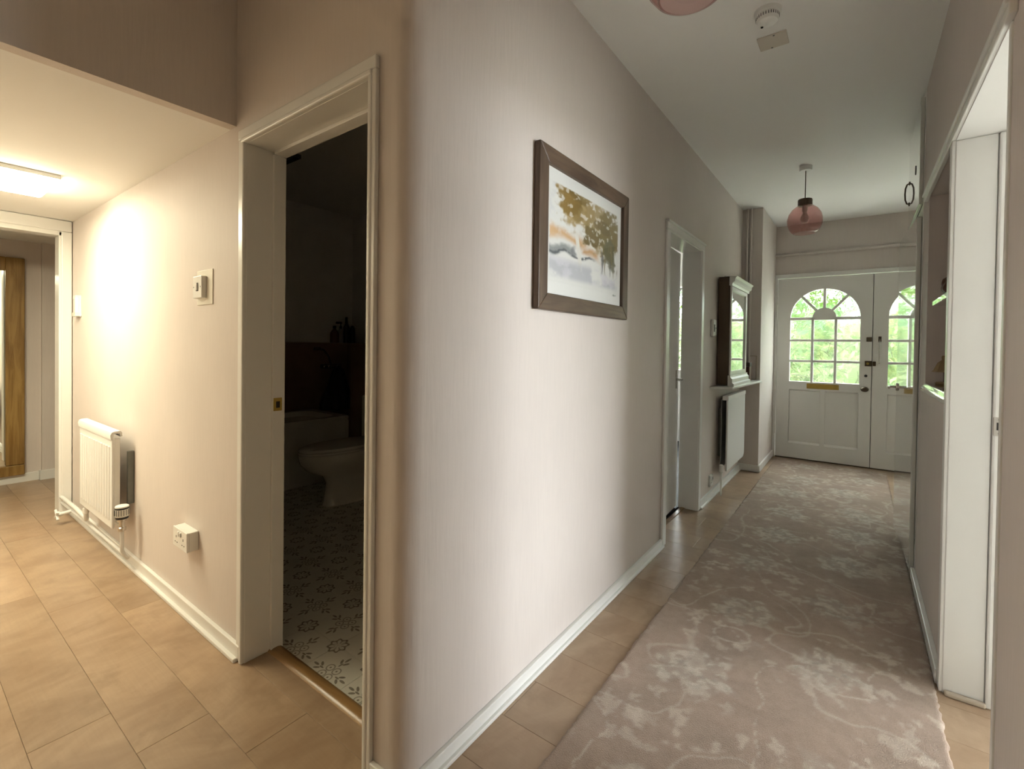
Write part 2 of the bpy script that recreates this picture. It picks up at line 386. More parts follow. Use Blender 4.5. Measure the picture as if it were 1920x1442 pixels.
# bathroom tiles
fb = struct('floor_bathroom', 'bathtile', [(-3.6, -.13, .14, 2.43, -.06, -.009)], 'patterned floor tiles in the dark bathroom, grey flowers on white', 'floor')
TS = .224; bmt = NB(); bx(bmt, -TS/2+.0006, TS/2-.0006, -TS/2+.0006, TS/2-.0006, -.008, 0)
tme = bpy.data.meshes.new('tile'); bmt.to_mesh(tme); bmt.free(); tme.materials.append(M['tile'])
for i in range(-11, 3):
    for j in range(-1, 7):
        cx, cy = -.612 + TS*i, .168 + TS*j
        if cx > -.2 or cx < -2.95 or cy < .05 or cy > 1.75: continue
        o = bpy.data.objects.new('tile', tme); col.objects.link(o); o.parent = fb; o.location = (cx, cy, 0)
        if j == 0: o.location.z = -.0005
struct('ground_outside', 'earth', [(-12, 16, 5.60, 20, -.25, -.15), (4.3, 16, -8, 5.6, -.25, -.15), (-12, 4.3, -10, SY-.1, -.25, -.15)], 'pale paved ground outside the house', 'ground')

# ------------------------------------------------------------------ skirtings
def skirt(name, lst, label): return tag(boxes(name, 'white', lst, None, .003), label, 'skirting board', None, 'structure')
skirt('baseboard_left', [(0, .016, .02, 2.052, .004, .05), (0, .028, .02, 2.06, 0, .014)], 'low white skirting under the framed watercolour')
skirt('baseboard_corner', [(-.125, .016, -.016, 0, .004, .05)], 'short white skirting between rounded corner and bathroom architrave')
skirt('baseboard_passage', [(-3.56, -.934, -.016, 0, .012, .062), (-3.56, -.945, -.030, 0, 0, .016)], 'white skirting with floor bead below the double socket')
skirt('baseboard_alcove', [(0, .016, 2.925, YN, .004, .06), (0, .028, 2.925, YN, 0, .014), (0, XN+.016, YN-.016, YN, .004, .07), (XN, XN+.016, YN, YE-.03, .004, .075)], 'white skirting below the dark corridor radiator and around the pier')
skirt('baseboard_right', [(W-.020, W, 1.50, 2.52, 0, .055)], 'white skirting under the shelved alcove')
skirt('baseboard_far_room', [(-4.85, -4.835, SY, .015, 0, .075), (-4.81, -4.795, .015, .8, 0, .085), (-4.85, -4.795, .015, .03, 0, .085)], 'white skirting under the wood framed mirror')

# ------------------------------------------------------------------ door_1: bathroom doorway
d1 = thing('door_1', 'white painted bathroom door frame without a visible leaf', 'door frame', (-.535, 0, 0), None, 'structure')
x0, x1 = -.9116, -.1604
boxes('jamb', 'white', [(x0-.026, x0, -.004, .142, 0, 1.995)], d1, .002)
boxes('jamb', 'white', [(x1, x1+.024, -.004, .142, 0, 1.995)], d1, .002)
boxes('head_lining', 'white', [(x0-.023, x1+.023, -.0035, .1415, 1.995, 2.018)], d1, .001)
boxes('door_stop', 'white', [(x0, x0+.013, .093, .142, 0, 1.982), (x1-.013, x1, .093, .142, 0, 1.982), (x0+.013, x1-.013, .093, .142, 1.982, 1.995)], d1, .002)
a = boxes('architrave', 'white', [(-.9635, x0-.016, -.012, 0, 0, 2.012)], d1, .003); boxes('moulding', 'white', [(x0-.020, x0-.001, -.018, 0, 0, 1.999)], a, .005)
a = boxes('architrave', 'white', [(x1+.012, -.127, -.014, 0, 0, 2.012)], d1, .003); boxes('moulding', 'white', [(x1+.001, x1+.018, -.018, 0, 0, 1.999)], a, .005)
a = boxes('architrave', 'white', [(-.9635, -.127, -.014, 0, 2.013, 2.05)], d1, .003); boxes('moulding', 'white', [(x0-.02, x1+.018, -.020, 0, 1.996, 2.014)], a, .005)
p = boxes('strike_plate', 'brass', [(x0, x0+.0145, .096, .130, .966, 1.018)], d1, .001); boxes('latch_hole', 'dark', [(x0, x0+.0150, .106, .121, .978, 1.004)], p)
bm = NB(); prism(bm, [(.086, 0), (.092, .007), (.104, .011), (.122, .011), (.134, .007), (.140, 0)], 'x', x0, x1)
tag(obj('threshold_strip', bm, 'thresh', None, smooth=True, origin=(-.535, .11, 0)), 'brown wooden threshold bar across the bathroom doorway', 'threshold')

# ------------------------------------------------------------------ door_2: corridor door ajar
d2 = thing('door_2', 'white frame around the ajar corridor door', 'door frame', (0, 2.49, 0), None, 'structure')
ya, yb, zt = 2.12, 2.862, 1.972
boxes('jamb', 'white', [(-.135, .004, ya-.022, ya, 0, zt)], d2, .002); boxes('jamb', 'white', [(-.135, .004, yb, yb+.022, 0, zt)], d2, .002)
boxes('head_lining', 'white', [(-.1345, .0035, ya-.0215, yb+.0215, zt, zt+.017)], d2, .001)
boxes('architrave', 'white', [(0, .016, 2.055, ya-.004, 0, 1.977)], d2, .004); boxes('architrave', 'white', [(0, .016, yb+.004, 2.925, 0, 1.977)], d2, .004)
a = boxes('architrave', 'white', [(0, .016, 2.055, 2.925, zt+.006, 2.03)], d2, .004); boxes('moulding', 'white', [(.0, .026, 2.05, 2.93, 2.018, 2.034)], a, .004)
boxes('threshold_bar', 'thresh', [(-.115, -.085, ya, yb, 0, .007)], d2, .002)
def pivot(name, parent, loc):
    p_ = thing(name, None, None, (0, 0, 0)); p_.parent = parent; p_.location = Vector(loc) - wloc(parent); return p_
dl = pivot('leaf', d2, (-.118, ya+.004, 0))
boxes('leaf_panel', 'white', [(-.155, -.118, ya+.005, yb-.006, .012, zt-.004)], dl, .002)
bm = NB(); bx(bm, -.118, -.113, 2.77, 2.80, .93, 1.07); tube(bm, [(-.116, 2.785, 1.0), (-.078, 2.785, 1.0), (-.072, 2.775, 1.0), (-.072, 2.69, 1.002)], .008); obj('lever_handle', bm, 'chrome', dl, smooth=True)
dl.rotation_euler.z = math.radians(2.2)

# ------------------------------------------------------------------ end-of-passage doorway
d3 = thing('door_3', 'white frame of the doorway at the end of the passage', 'door frame', (XL, -.45, 0), None, 'structure')
boxes('architrave', 'white', [(XL, XL+.018, -.060, -.004, 0, 2.004)], d3, .006); boxes('architrave', 'white', [(XL, XL+.018, -.985, -.925, 0, 2.004)], d3, .006)
boxes('architrave', 'white', [(XL, XL+.018, -.985, -.004, 2.005, HL-.003)], d3, .006)
boxes('jamb', 'white', [(XL-.115, XL+.004, -.072, -.046, 0, 2.0)], d3, .002); boxes('jamb', 'white', [(XL-.115, XL+.004, -.94, -.915, 0, 2.0)], d3, .002)
boxes('head_lining', 'white', [(XL-.115, XL+.004, -.94, -.046, 1.975, 2.006)], d3, .002)
dl = pivot('leaf', d3, (XL-.10, -.045, 0))
boxes('leaf_panel', 'white', [(XL-.84, XL-.118, -.040, -.004, .012, 1.97)], dl, .002)
bm = NB(); bx(bm, XL-.79, XL-.755, -.045, -.04, .88, 1.02); tube(bm, [(XL-.772, -.044, .955), (XL-.772, -.098, .955), (XL-.765, -.104, .955), (XL-.66, -.104, .955)], .009); obj('lever_handle', bm, 'chrome', dl, smooth=True)
dl.rotation_euler.z = math.radians(-13.5)

# ------------------------------------------------------------------ right doorway and alcove joinery
d4 = thing('door_4', 'white painted right doorway frame with a steel strike plate', 'door frame', (W, 1.08, 0), None, 'structure')
boxes('jamb', 'white', [(W-.004, W+.105, 1.452, 1.487, 0, 1.995)], d4, .003)
boxes('jamb', 'white', [(W+.106, W+.165, 1.440, 1.487, 0, 1.995)], d4, .006)
boxes('jamb', 'white', [(W-.004, W+.16, .700, .722, 0, 1.995)], d4, .003)
boxes('head_lining', 'white', [(W-.004, W+.162, .698, 1.486, 1.995, 2.011)], d4, .001)
boxes('architrave', 'white', [(W-.014, W, 1.456, 1.500, 0, 1.998)], d4, .003)
a = boxes('architrave', 'white', [(W-.016, W, .66, 2.33, 1.998, 2.040)], d4, .003); boxes('moulding', 'white', [(W-.024, W, .66, 2.335, 2.022, 2.036)], a, .004)
p = boxes('strike_plate', 'steel', [(W+.107, W+.137, 1.4385, 1.442, .952, 1.016)], d4, .002)
boxes('latch_hole', 'dark', [(W+.115, W+.129, 1.4380, 1.440, .972, .998)], p)
for z in (.960, 1.008):
    b = NB(); lathe(b, [(.0028, 1.4378), (.0028, 1.440)], (W+.121, 0, z), 10, 'y'); obj('screw', b, 'black', p)
boxes('bottom_bead', 'tan', [(W+.0, W+.108, 1.432, 1.452, 0, .018)], d4, .006)
bm = NB(); prism(bm, [(W-.010, 1.040), (W-.016, 1.046), (W-.016, 1.062), (W-.008, 1.070), (W-.004, 1.078), (W+.0, 1.082), (W+.30, 1.082), (W+.30, 1.036), (W-.004, 1.036)], 'y', 1.50, 2.259)
tag(obj('alcove_sill', bm, 'gloss', None, smooth=True, origin=(W, 1.88, 1.04)), 'white gloss moulded sill along the bottom of the alcove', 'sill')
tag(boxes('alcove_shelf', 'gloss', [(W+.004, W+.295, 1.492, 2.10, 1.452, 1.476)], None, .004), 'white gloss shelf across the upper alcove', 'shelf')

# ------------------------------------------------------------------ cupboard
cb = thing('built_in_cupboard', 'tall white gloss cupboard built in beside the alcove, small door above large door', 'cupboard', (W, 2.87, 0))
boxes('carcass', 'white', [(W+.02, W+.55, 2.505, 2.525, 0, 2.645), (W+.02, W+.55, 3.225, 3.245, 0, 2.645), (W+.53, W+.55, 2.525, 3.225, 0, 2.645), (W+.02, W+.53, 2.525, 3.225, 1.99, 2.01)], cb)
boxes('face_frame', 'white', [(W-.004, W+.03, 2.50, 2.532, 0, 2.648), (W-.004, W+.03, 3.215, 3.25, 0, 2.648), (W-.004, W+.03, 2.532, 3.215, 1.975, 2.035), (W-.004, W+.03, 2.532, 3.215, 2.61, 2.648), (W-.008, W+.03, 2.532, 3.215, 0, .05)], cb, .003)
ud = boxes('upper_door', 'gloss', [(W-.022, W-.004, 2.515, 3.205, 2.035, 2.612)], cb, .004)
bm = NB(); tube(bm, [(W-.022, 3.155, 2.195), (W-.034, 3.155, 2.20), (W-.042, 3.155, 2.225), (W-.044, 3.155, 2.262), (W-.042, 3.155, 2.30), (W-.034, 3.155, 2.325), (W-.022, 3.155, 2.33)], .0045, 8)
lathe(bm, [(.012, W-.026), (.012, W-.021)], (0, 3.155, 2.195), 12, 'x'); lathe(bm, [(.012, W-.026), (.012, W-.021)], (0, 3.155, 2.33), 12, 'x')
obj('handle', bm, 'bronze', ud, smooth=True)
bm = NB(); lathe(bm, [(.017, W-.0245), (.017, W-.021)], (0, 2.74, 2.288), 16, 'x', sy=1.6); obj('keyhole', bm, 'black', ud)
ld = thing('lower_door_pivot', None, None, (W-.006, 2.532, 0)); ld.name = 'lower_door'
ld.parent = cb; ld.location = Vector((W-.006, 2.532, 0)) - cb.location
lf = boxes('panel', 'gloss', [(W-.026, W-.004, 2.534, 3.250, .055, 1.972)], ld, .004)
bm = NB(); lathe(bm, [(.024, W-.034), (.026, W-.030), (.026, W-.026)], (0, 3.195, 1.0), 20, 'x')
tube(bm, [(W-.03, 3.195, 1.0), (W-.066, 3.195, 1.0), (W-.074, 3.188, 1.0), (W-.076, 3.12, .998)], .0085)
obj('lever_handle', bm, 'chrome', ld, smooth=True)
ld.rotation_euler.z = math.radians(2.7)

# ------------------------------------------------------------------ front doors
def front_leaf(name, label, X0, X1, mirror=False):
    """leaf in metres; window with arched head, 3x3 panes plus 4 fan lights; two sunk panels"""
    dd = thing(name, label, 'front door', ((X0+X1)/2, YE, 0), None, 'structure')
    Y0, Y1 = YE-.008, YE+.036
    wx0, wx1 = X0+.128, X0+.768; cx = (wx0+wx1)/2; R = (wx1-wx0)/2; zs = 1.592; zb = .880
    zT = 2.045
    def B(n, l, mt='white', par=dd, bv=.002): return boxes(n, mt, l, par, bv)
    bm = NB()
    bx(bm, X0, wx0, Y0, Y1, .012, zs); bx(bm, wx1, X1, Y0, Y1, .012, zs); bx(bm, wx0, wx1, Y0, Y1, .790, zb)
    bx(bm, wx0, wx1, Y0, Y1, .012, .178); bx(bm, cx-.022, cx+.022, Y0, Y1, .178, .790)
    # spandrel around the arch
    N = 24; ang = [PI - PI*i/N for i in range(N+1)]
    inn = [(cx+R*math.cos(t), zs+R*math.sin(t)) for t in ang]
    def outp(t):
        c, s = math.cos(t), math.sin(t)
        k = 1e9
        if c < -1e-6: k = min(k, (X0-cx)/c)
        if c > 1e-6: k = min(k, (X1-cx)/c)
        if s > 1e-6: k = min(k, (zT-zs)/s)
        return (cx+k*c, zs+k*s)
    ta = [math.atan2(zT-zs, X0-cx), math.atan2(zT-zs, X1-cx)]
    for i in range(N):
        o_ = [outp(ang[i])]
        for t in ta:
            if ang[i+1] < t < ang[i]: o_.append((X0 if t > PI/2 else X1, zT))
        o_.append(outp(ang[i+1]))
        prism(bm, [inn[i]] + o_ + [inn[i+1]], 'y', Y0, Y1)
    obj('leaf', bm, 'white', dd, .0)
    for (a, b) in ((wx0, cx-.022), (cx+.022, wx1)):
        B('sunk_panel', [(a, b, Y0+.014, Y1-.01, .178, .790)])
        m = NB(); prism(m, [(Y0+.014, .178), (Y0+.002, .178), (Y0+.014, .200)], 'x', a, b); prism(m, [(Y0+.014, .790), (Y0+.002, .790), (Y0+.014, .775)], 'x', a, b)
        obj('panel_bead', m, 'white', dd)
    # glazing bars
    bw = .013; Ya, Yb = Y0+.006, Y1-.006
    c1, c2 = wx0+(wx1-wx0)/3, wx0+2*(wx1-wx0)/3
    zr = [zb+(zs-.018-zb)*k/3 for k in range(4)]
    for xx in (c1, c2): B('glazing_bar', [(xx-bw, xx+bw, Ya, Yb, zb, zs)])
    for z in zr[1:3]: B('glazing_bar', [(wx0, wx1, Ya+.002, Yb-.002, z-bw, z+bw)])
    B('glazing_bar', [(wx0, wx1, Ya, Yb, zs-.022, zs+.010)])
    ri = .112
    m = NB(); prism(m, [(cx+ri*math.cos(PI*k/12), zs+ri*math.sin(PI*k/12)) for k in range(13)], 'y', Ya-.002, Yb); obj('fan_hub', m, 'white', dd)
    for t in (PI*.27, PI/2, PI*.73):
        d_ = (math.cos(t), math.sin(t)); n_ = (-d_[1]*bw, d_[0]*bw)
        m = NB(); prism(m, [(cx+d_[0]*(ri-.01)+n_[0], zs+d_[1]*(ri-.01)+n_[1]), (cx+d_[0]*(R+.004)+n_[0], zs+d_[1]*(R+.004)+n_[1]),
                            (cx+d_[0]*(R+.004)-n_[0], zs+d_[1]*(R+.004)-n_[1]), (cx+d_[0]*(ri-.01)-n_[0], zs+d_[1]*(ri-.01)-n_[1])], 'y', Ya, Yb)
        obj('glazing_bar', m, 'white', dd)
    # panes
    yp0, yp1 = YE+.010, YE+.014
    xs = [wx0, c1, c2, wx1]
    for j in range(3):
        for i in range(3):
            b = NB(); bx(b, xs[i]+.002, xs[i+1]-.002, yp0, yp1, zr[j]+.002, zr[j+1]-.002)
            o = obj('pane', b, 'pane', None, origin=(xs[i]+.1, yp0, zr[j])); o.parent = dd; o.location = Vector(o.location) - dd.location
    ts = [PI, PI*.73, PI/2, PI*.27, 0]
    for k in range(4):
        tt = np.linspace(ts[k], ts[k+1], 9)
        poly = [(cx+(R+.001)*math.cos(t), zs+(R+.001)*math.sin(t)) for t in tt] + [(cx+(ri-.003)*math.cos(t), zs+(ri-.003)*math.sin(t)) for t in tt[::-1]]
        b = NB(); prism(b, poly, 'y', yp0, yp1); obj('pane', b, 'pane', dd)
    return dd, (X0, X1, wx0, wx1, cx, Y0, Y1)
fa, (X0, X1, wx0, wx1, cx, Y0, Y1) = front_leaf('door_5', 'white front door leaf with arched glazing, brass letter plate and rim locks', .218, 1.088)
lp = boxes('letter_plate', 'brass', [(.515, .812, Y0-.006, Y0, .806, .862)], fa, .002); boxes('flap', 'brass', [(.535, .792, Y0-.010, Y0-.005, .816, .850)], lp, .002)
boxes('rim_latch', 'bronze', [(1.040, 1.086, Y0-.022, Y0, 1.332, 1.378)], fa, .003)
rl = boxes('rim_lock', 'bronze', [(1.030, 1.088, Y0-.028, Y0, 1.074, 1.130)], fa, .003)
bm = NB(); lathe(bm, [(.011, Y0-.042), (.012, Y0-.034), (.008, Y0-.027)], (1.055, 0, 1.102), 14, 'y'); obj('snib', bm, 'brass', rl, smooth=True)
bm = NB(); lathe(bm, [(.014, Y0-.004), (.014, Y0)], (1.042, 0, .972), 14, 'y'); obj('keyhole', bm, 'black', fa)
bm = NB(); lathe(bm, [(0, Y0-.062), (.022, Y0-.060), (.032, Y0-.048), (.030, Y0-.036), (.014, Y0-.028), (.012, Y0-.010), (.030, Y0-.007), (.032, Y0)], (1.034, 0, .832), 24, 'y', sx=1.1, sy=.8); obj('knob', bm, 'bronze', fa, smooth=True)
for z in (1.80, 1.05, .32):
    bm = NB(); tube(bm, [(.216, Y0-.006, z-.05), (.216, Y0-.006, z+.05)], .007, 8); obj('hinge', bm, 'white', fa, smooth=True)
fb2, q = front_leaf('door_6', 'white front door leaf with arched glazing and a tall slide bolt, half hidden by the cupboard', 1.094, 1.964)
boxes('meeting_strip', 'white', [(1.080, 1.110, YE+.037, YE+.050, .012, 2.045)], fb2)
boxes('draught_seal', 'dark', [(1.0895, 1.0925, YE+.004, YE+.037, .012, 2.045)], fb2)
sb = boxes('slide_bolt', 'bronze', [(1.140, 1.164, Y0-.012, Y0, 1.330, 1.385)], fb2, .002)
bm = NB(); tube(bm, [(1.152, Y0-.012, 1.36), (1.150, Y0-.010, 1.10)], .005, 8); obj('bolt_rod', bm, 'chrome', sb, smooth=True)
boxes('bolt_keep', 'bronze', [(1.096, 1.122, Y0-.026, Y0, 1.078, 1.126)], fb2, .003)
fr = thing('trim_front_door_frame', 'white frame around both front door leaves', 'door frame', (1.09, YE, 0), None, 'structure')
boxes('frame_head', 'white', [(XN, XR, YE-.022, YE+.08, 2.050, 2.094)], fr, .004)
boxes('frame_post', 'white', [(XN+.001, .2155, YE-.022, YE+.08, 0, 2.05)], fr, .004); boxes('frame_post', 'white', [(1.968, XR, YE-.022, YE+.08, 0, 2.05)], fr, .004)
boxes('threshold', 'bronze', [(XN, XR, YE-.010, YE+.10, 0, .010)], fr)
bm = NB(); tube(bm, [(XN-.01, YE-.018, 2.315), (XR, YE-.018, 2.315)], .016, 12)
tag(obj('heating_pipe', bm, 'wall', None, smooth=True, origin=(1.1, YE-.018, 2.315)), 'painted pipe running across the wall above the front doors', 'pipe')

# ------------------------------------------------------------------ rug (carved floral runner)
def make_rug(x0, x1, y0, y1, step=.0072):
    nx, ny = int((x1-x0)/step), int((y1-y0)/step)
    xs = np.linspace(x0, x1, nx+1); ys = np.linspace(y0, y1, ny+1)
    X, Y = np.meshgrid(xs, ys)
    def vnoise(X, Y, s, seed):
        r_ = np.random.default_rng(seed); G = r_.random((256, 256))
        u, v = X*s+37.3, Y*s+11.7; iu, iv = np.floor(u).astype(int), np.floor(v).astype(int); fu, fv = u-iu, v-iv
        fu = fu*fu*(3-2*fu); fv = fv*fv*(3-2*fv)
        g_ = lambda a, b: G[a % 256, b % 256]
        return (g_(iu, iv)*(1-fu)+g_(iu+1, iv)*fu)*(1-fv)+(g_(iu, iv+1)*(1-fu)+g_(iu+1, iv+1)*fu)*fv
    def fbm(X, Y, s, seed, o=4):
        a = 0; t = 0
        for k in range(o): a = a+vnoise(X, Y, s*2**k, seed+k)*.5**k; t += .5**k
        return a/t
    def ss(a, b, x):
        t = np.clip((x-a)/(b-a), 0, 1); return t*t*(3-2*t)
    n1 = fbm(X, Y, 9, 1); n2 = fbm(X, Y, 45, 20, 3); n3 = fbm(X, Y, 2.2, 40, 3)
    wx = X + (fbm(X, Y, 5, 60)-.5)*.09; wy = Y + (fbm(X, Y, 5, 80)-.5)*.09
    base = np.array([.375, .285, .222]); light = np.array([.62, .535, .445]); grey = np.array([.55, .51, .44]); pink = np.array([.445, .325, .255]); dk = np.array([.20, .155, .12])
    C = base[None, None]*(.86+.28*n1)[..., None]
    C = C + (pink-base)*(ss(.5, .68, n3)*.45)[..., None]
    def lay(c, a):
        nonlocal C; C = C*(1-a[..., None]) + c*a[..., None]
    # trailing vines: thin contours of warped noise
    f1 = fbm(wx, wy, 3.1, 100, 2); f2 = fbm(wx, wy, 2.6, 140, 2)
    lay(light*.93, ss(.011, .003, np.abs(f1-.47))*.62*ss(.3, .5, n2+.1)); lay(light*.9, ss(.010, .003, np.abs(f2-.55))*.5)
    # leaf sprays
    lf = ss(.60, .68, fbm(wx, wy, 19, 180, 3))*ss(.50, .62, fbm(X, Y, 3.4, 200, 2)); lay(light, lf*.5*ss(.3, .6, n2+.05)); lf2 = ss(.57, .66, fbm(wx, wy, 22, 220, 3))*ss(.50, .62, fbm(X, Y, 4.6, 260, 2)); lay(light*.95, lf2*.45)
    H = np.zeros_like(X)
    # large blooms
    r_ = np.random.default_rng(3); cents = []
    yy = y0+.12; k = 0
    while yy < y1-.1:
        for side in (0, 1):
            cents.append((x0+.27+.46*side+r_.uniform(-.07, .07), yy+(.28 if side else 0)+r_.uniform(-.05, .05), r_.uniform(.105, .15), r_.uniform(0, 6)))
        yy += .56; k += 1
    for (cx, cy, R, ph) in cents:
        dx, dy = wx-cx, wy-cy; d = np.hypot(dx, dy); t = np.arctan2(dy, dx)
        Rr = R*(1+.16*np.cos(6*t+ph)+.10*np.cos(11*t+2*ph)) + (n1-.5)*.05
        m = ss(1.12, .80, d/Rr); sp = ss(.42, .60, n2)
        lay(light*.5+grey*.5, m*(.22+.60*sp))
        ring = np.exp(-((d/Rr-.42)/.10)**2)*m; lay(dk, ring*.55*ss(.38, .62, n2))
        ring2 = np.exp(-((d/Rr-.74)/.06)**2)*m; lay(dk, ring2*.28*ss(.42, .6, n2))
        pet = (np.cos(6*t+ph) < -.86)*m*ss(.4, .55, d/Rr); lay(base*.8, pet*.35)
        H += m*.0015
    # small rosettes
    for i in range(95):
        cx, cy, R = r_.uniform(x0+.05, x1-.05), r_.uniform(y0, y1), r_.uniform(.022, .042)
        d = np.hypot(wx-cx, wy-cy); t = np.arctan2(wy-cy, wx-cx); Rr = R*(1+.25*np.cos(5*t+i))
        m = ss(1.1, .8, d/Rr)*ss(.3, .55, n2); lay(light, m*.6); H += m*.001
    C = C*(.90+.20*n2)[..., None]
    Z = .011 + (n2-.5)*.0016 + H + (n1-.5)*.0010
    X = X.copy(); jag = (vnoise(X*0, Y, 60, 300)-.5)*.009
    X[:, 0] += jag[:, 0]; X[:, -1] += (vnoise(X*0+5, Y, 60, 320)-.5)[:, 0]*.009
    Z[:, 0] = Z[:, -1] = .0055; Z[0] = Z[-1] = .0055
    V = np.stack([X, Y, Z], -1).reshape(-1, 3); n_ = (nx+1)*(ny+1)
    i = np.arange(n_).reshape(ny+1, nx+1); Fq = np.stack([i[:-1, :-1], i[:-1, 1:], i[1:, 1:], i[1:, :-1]], -1).reshape(-1, 4)
    # skirt to the floor
    per = np.concatenate([i[0, :], i[1:, -1], i[-1, -2::-1], i[-2:0:-1, 0]])
    V2 = V[per].copy(); V2[:, 2] = .0003; j = n_+np.arange(len(per)); S = np.stack([per, j, np.roll(j, -1), np.roll(per, -1)], -1)
    Vall = np.concatenate([V, V2]); Fall = np.concatenate([Fq, S])
    me = bpy.data.meshes.new('runner_rug'); me.vertices.add(len(Vall)); me.vertices.foreach_set('co', Vall.ravel())
    me.loops.add(Fall.size); me.loops.foreach_set('vertex_index', Fall.ravel().astype(np.int32))
    me.polygons.add(len(Fall)); me.polygons.foreach_set('loop_start', np.arange(0, Fall.size, 4, dtype=np.int32)); me.polygons.foreach_set('loop_total', np.full(len(Fall), 4, dtype=np.int32))
    me.update(calc_edges=True); me.validate()
    ca = me.color_attributes.new('Col', 'FLOAT_COLOR', 'POINT'); Cc = np.ones((len(Vall), 4)); Cc[:n_, :3] = C.reshape(-1, 3); Cc[n_:, :3] = base*.9
    ca.data.foreach_set('color', Cc.ravel()); me.shade_smooth(); me.materials.append(M['rug'])
    o = bpy.data.objects.new('runner_rug', me); col.objects.link(o)
    return o
tag(make_rug(.243, 1.221, -.25, 5.16), 'long taupe floral runner rug laid along the corridor', 'rug')

# ------------------------------------------------------------------ framed watercolour
pf = thing('framed_picture', 'framed watercolour of autumn trees in a wide dark brown frame', 'picture', (0, 1.0035, 1.377))
pa, pb, pz0, pz1, fwid = .592, 1.415, 1.377, 1.993, .064
for (nm, mt, A, Bz) in (('frame_stile', 'frame_wood', (pa, pa+fwid), None), ('frame_stile', 'frame_wood', (pb-fwid, pb), None)):
    sgn = 1 if A[0] == pa else -1
    e0, e1 = (A[0], A[1]) if sgn == 1 else (A[1], A[0])
    bm = NB(); loft(bm, [[(xx, yy, zz) for (yy, zz) in ((e0, pz0), (e1, pz0+fwid), (e1, pz1-fwid), (e0, pz1))] for xx in (.002, .028)]); obj(nm, bm, mt, pf, .004)
for (z0_, z1_) in ((pz0, pz0+fwid), (pz1, pz1-fwid)):
    bm = NB(); loft(bm, [[(xx, yy, zz) for (yy, zz) in ((pa, z0_), (pb, z0_), (pb-fwid, z1_), (pa+fwid, z1_))] for xx in (.002, .028)]); obj('frame_rail', bm, 'frame_wood_h', pf, .004)
boxes('backing', 'tan', [(.001, .004, pa+.02, pb-.02, pz0+.02, pz1-.02)], pf)
M['mount'] = simple('white_mount_card', (.82, .82, .79), .8, var=.01)
boxes('mount', 'mount', [(.008, .012, pa+fwid-.006, pb-fwid+.006, pz0+fwid-.006, pz1-fwid+.006)], pf)
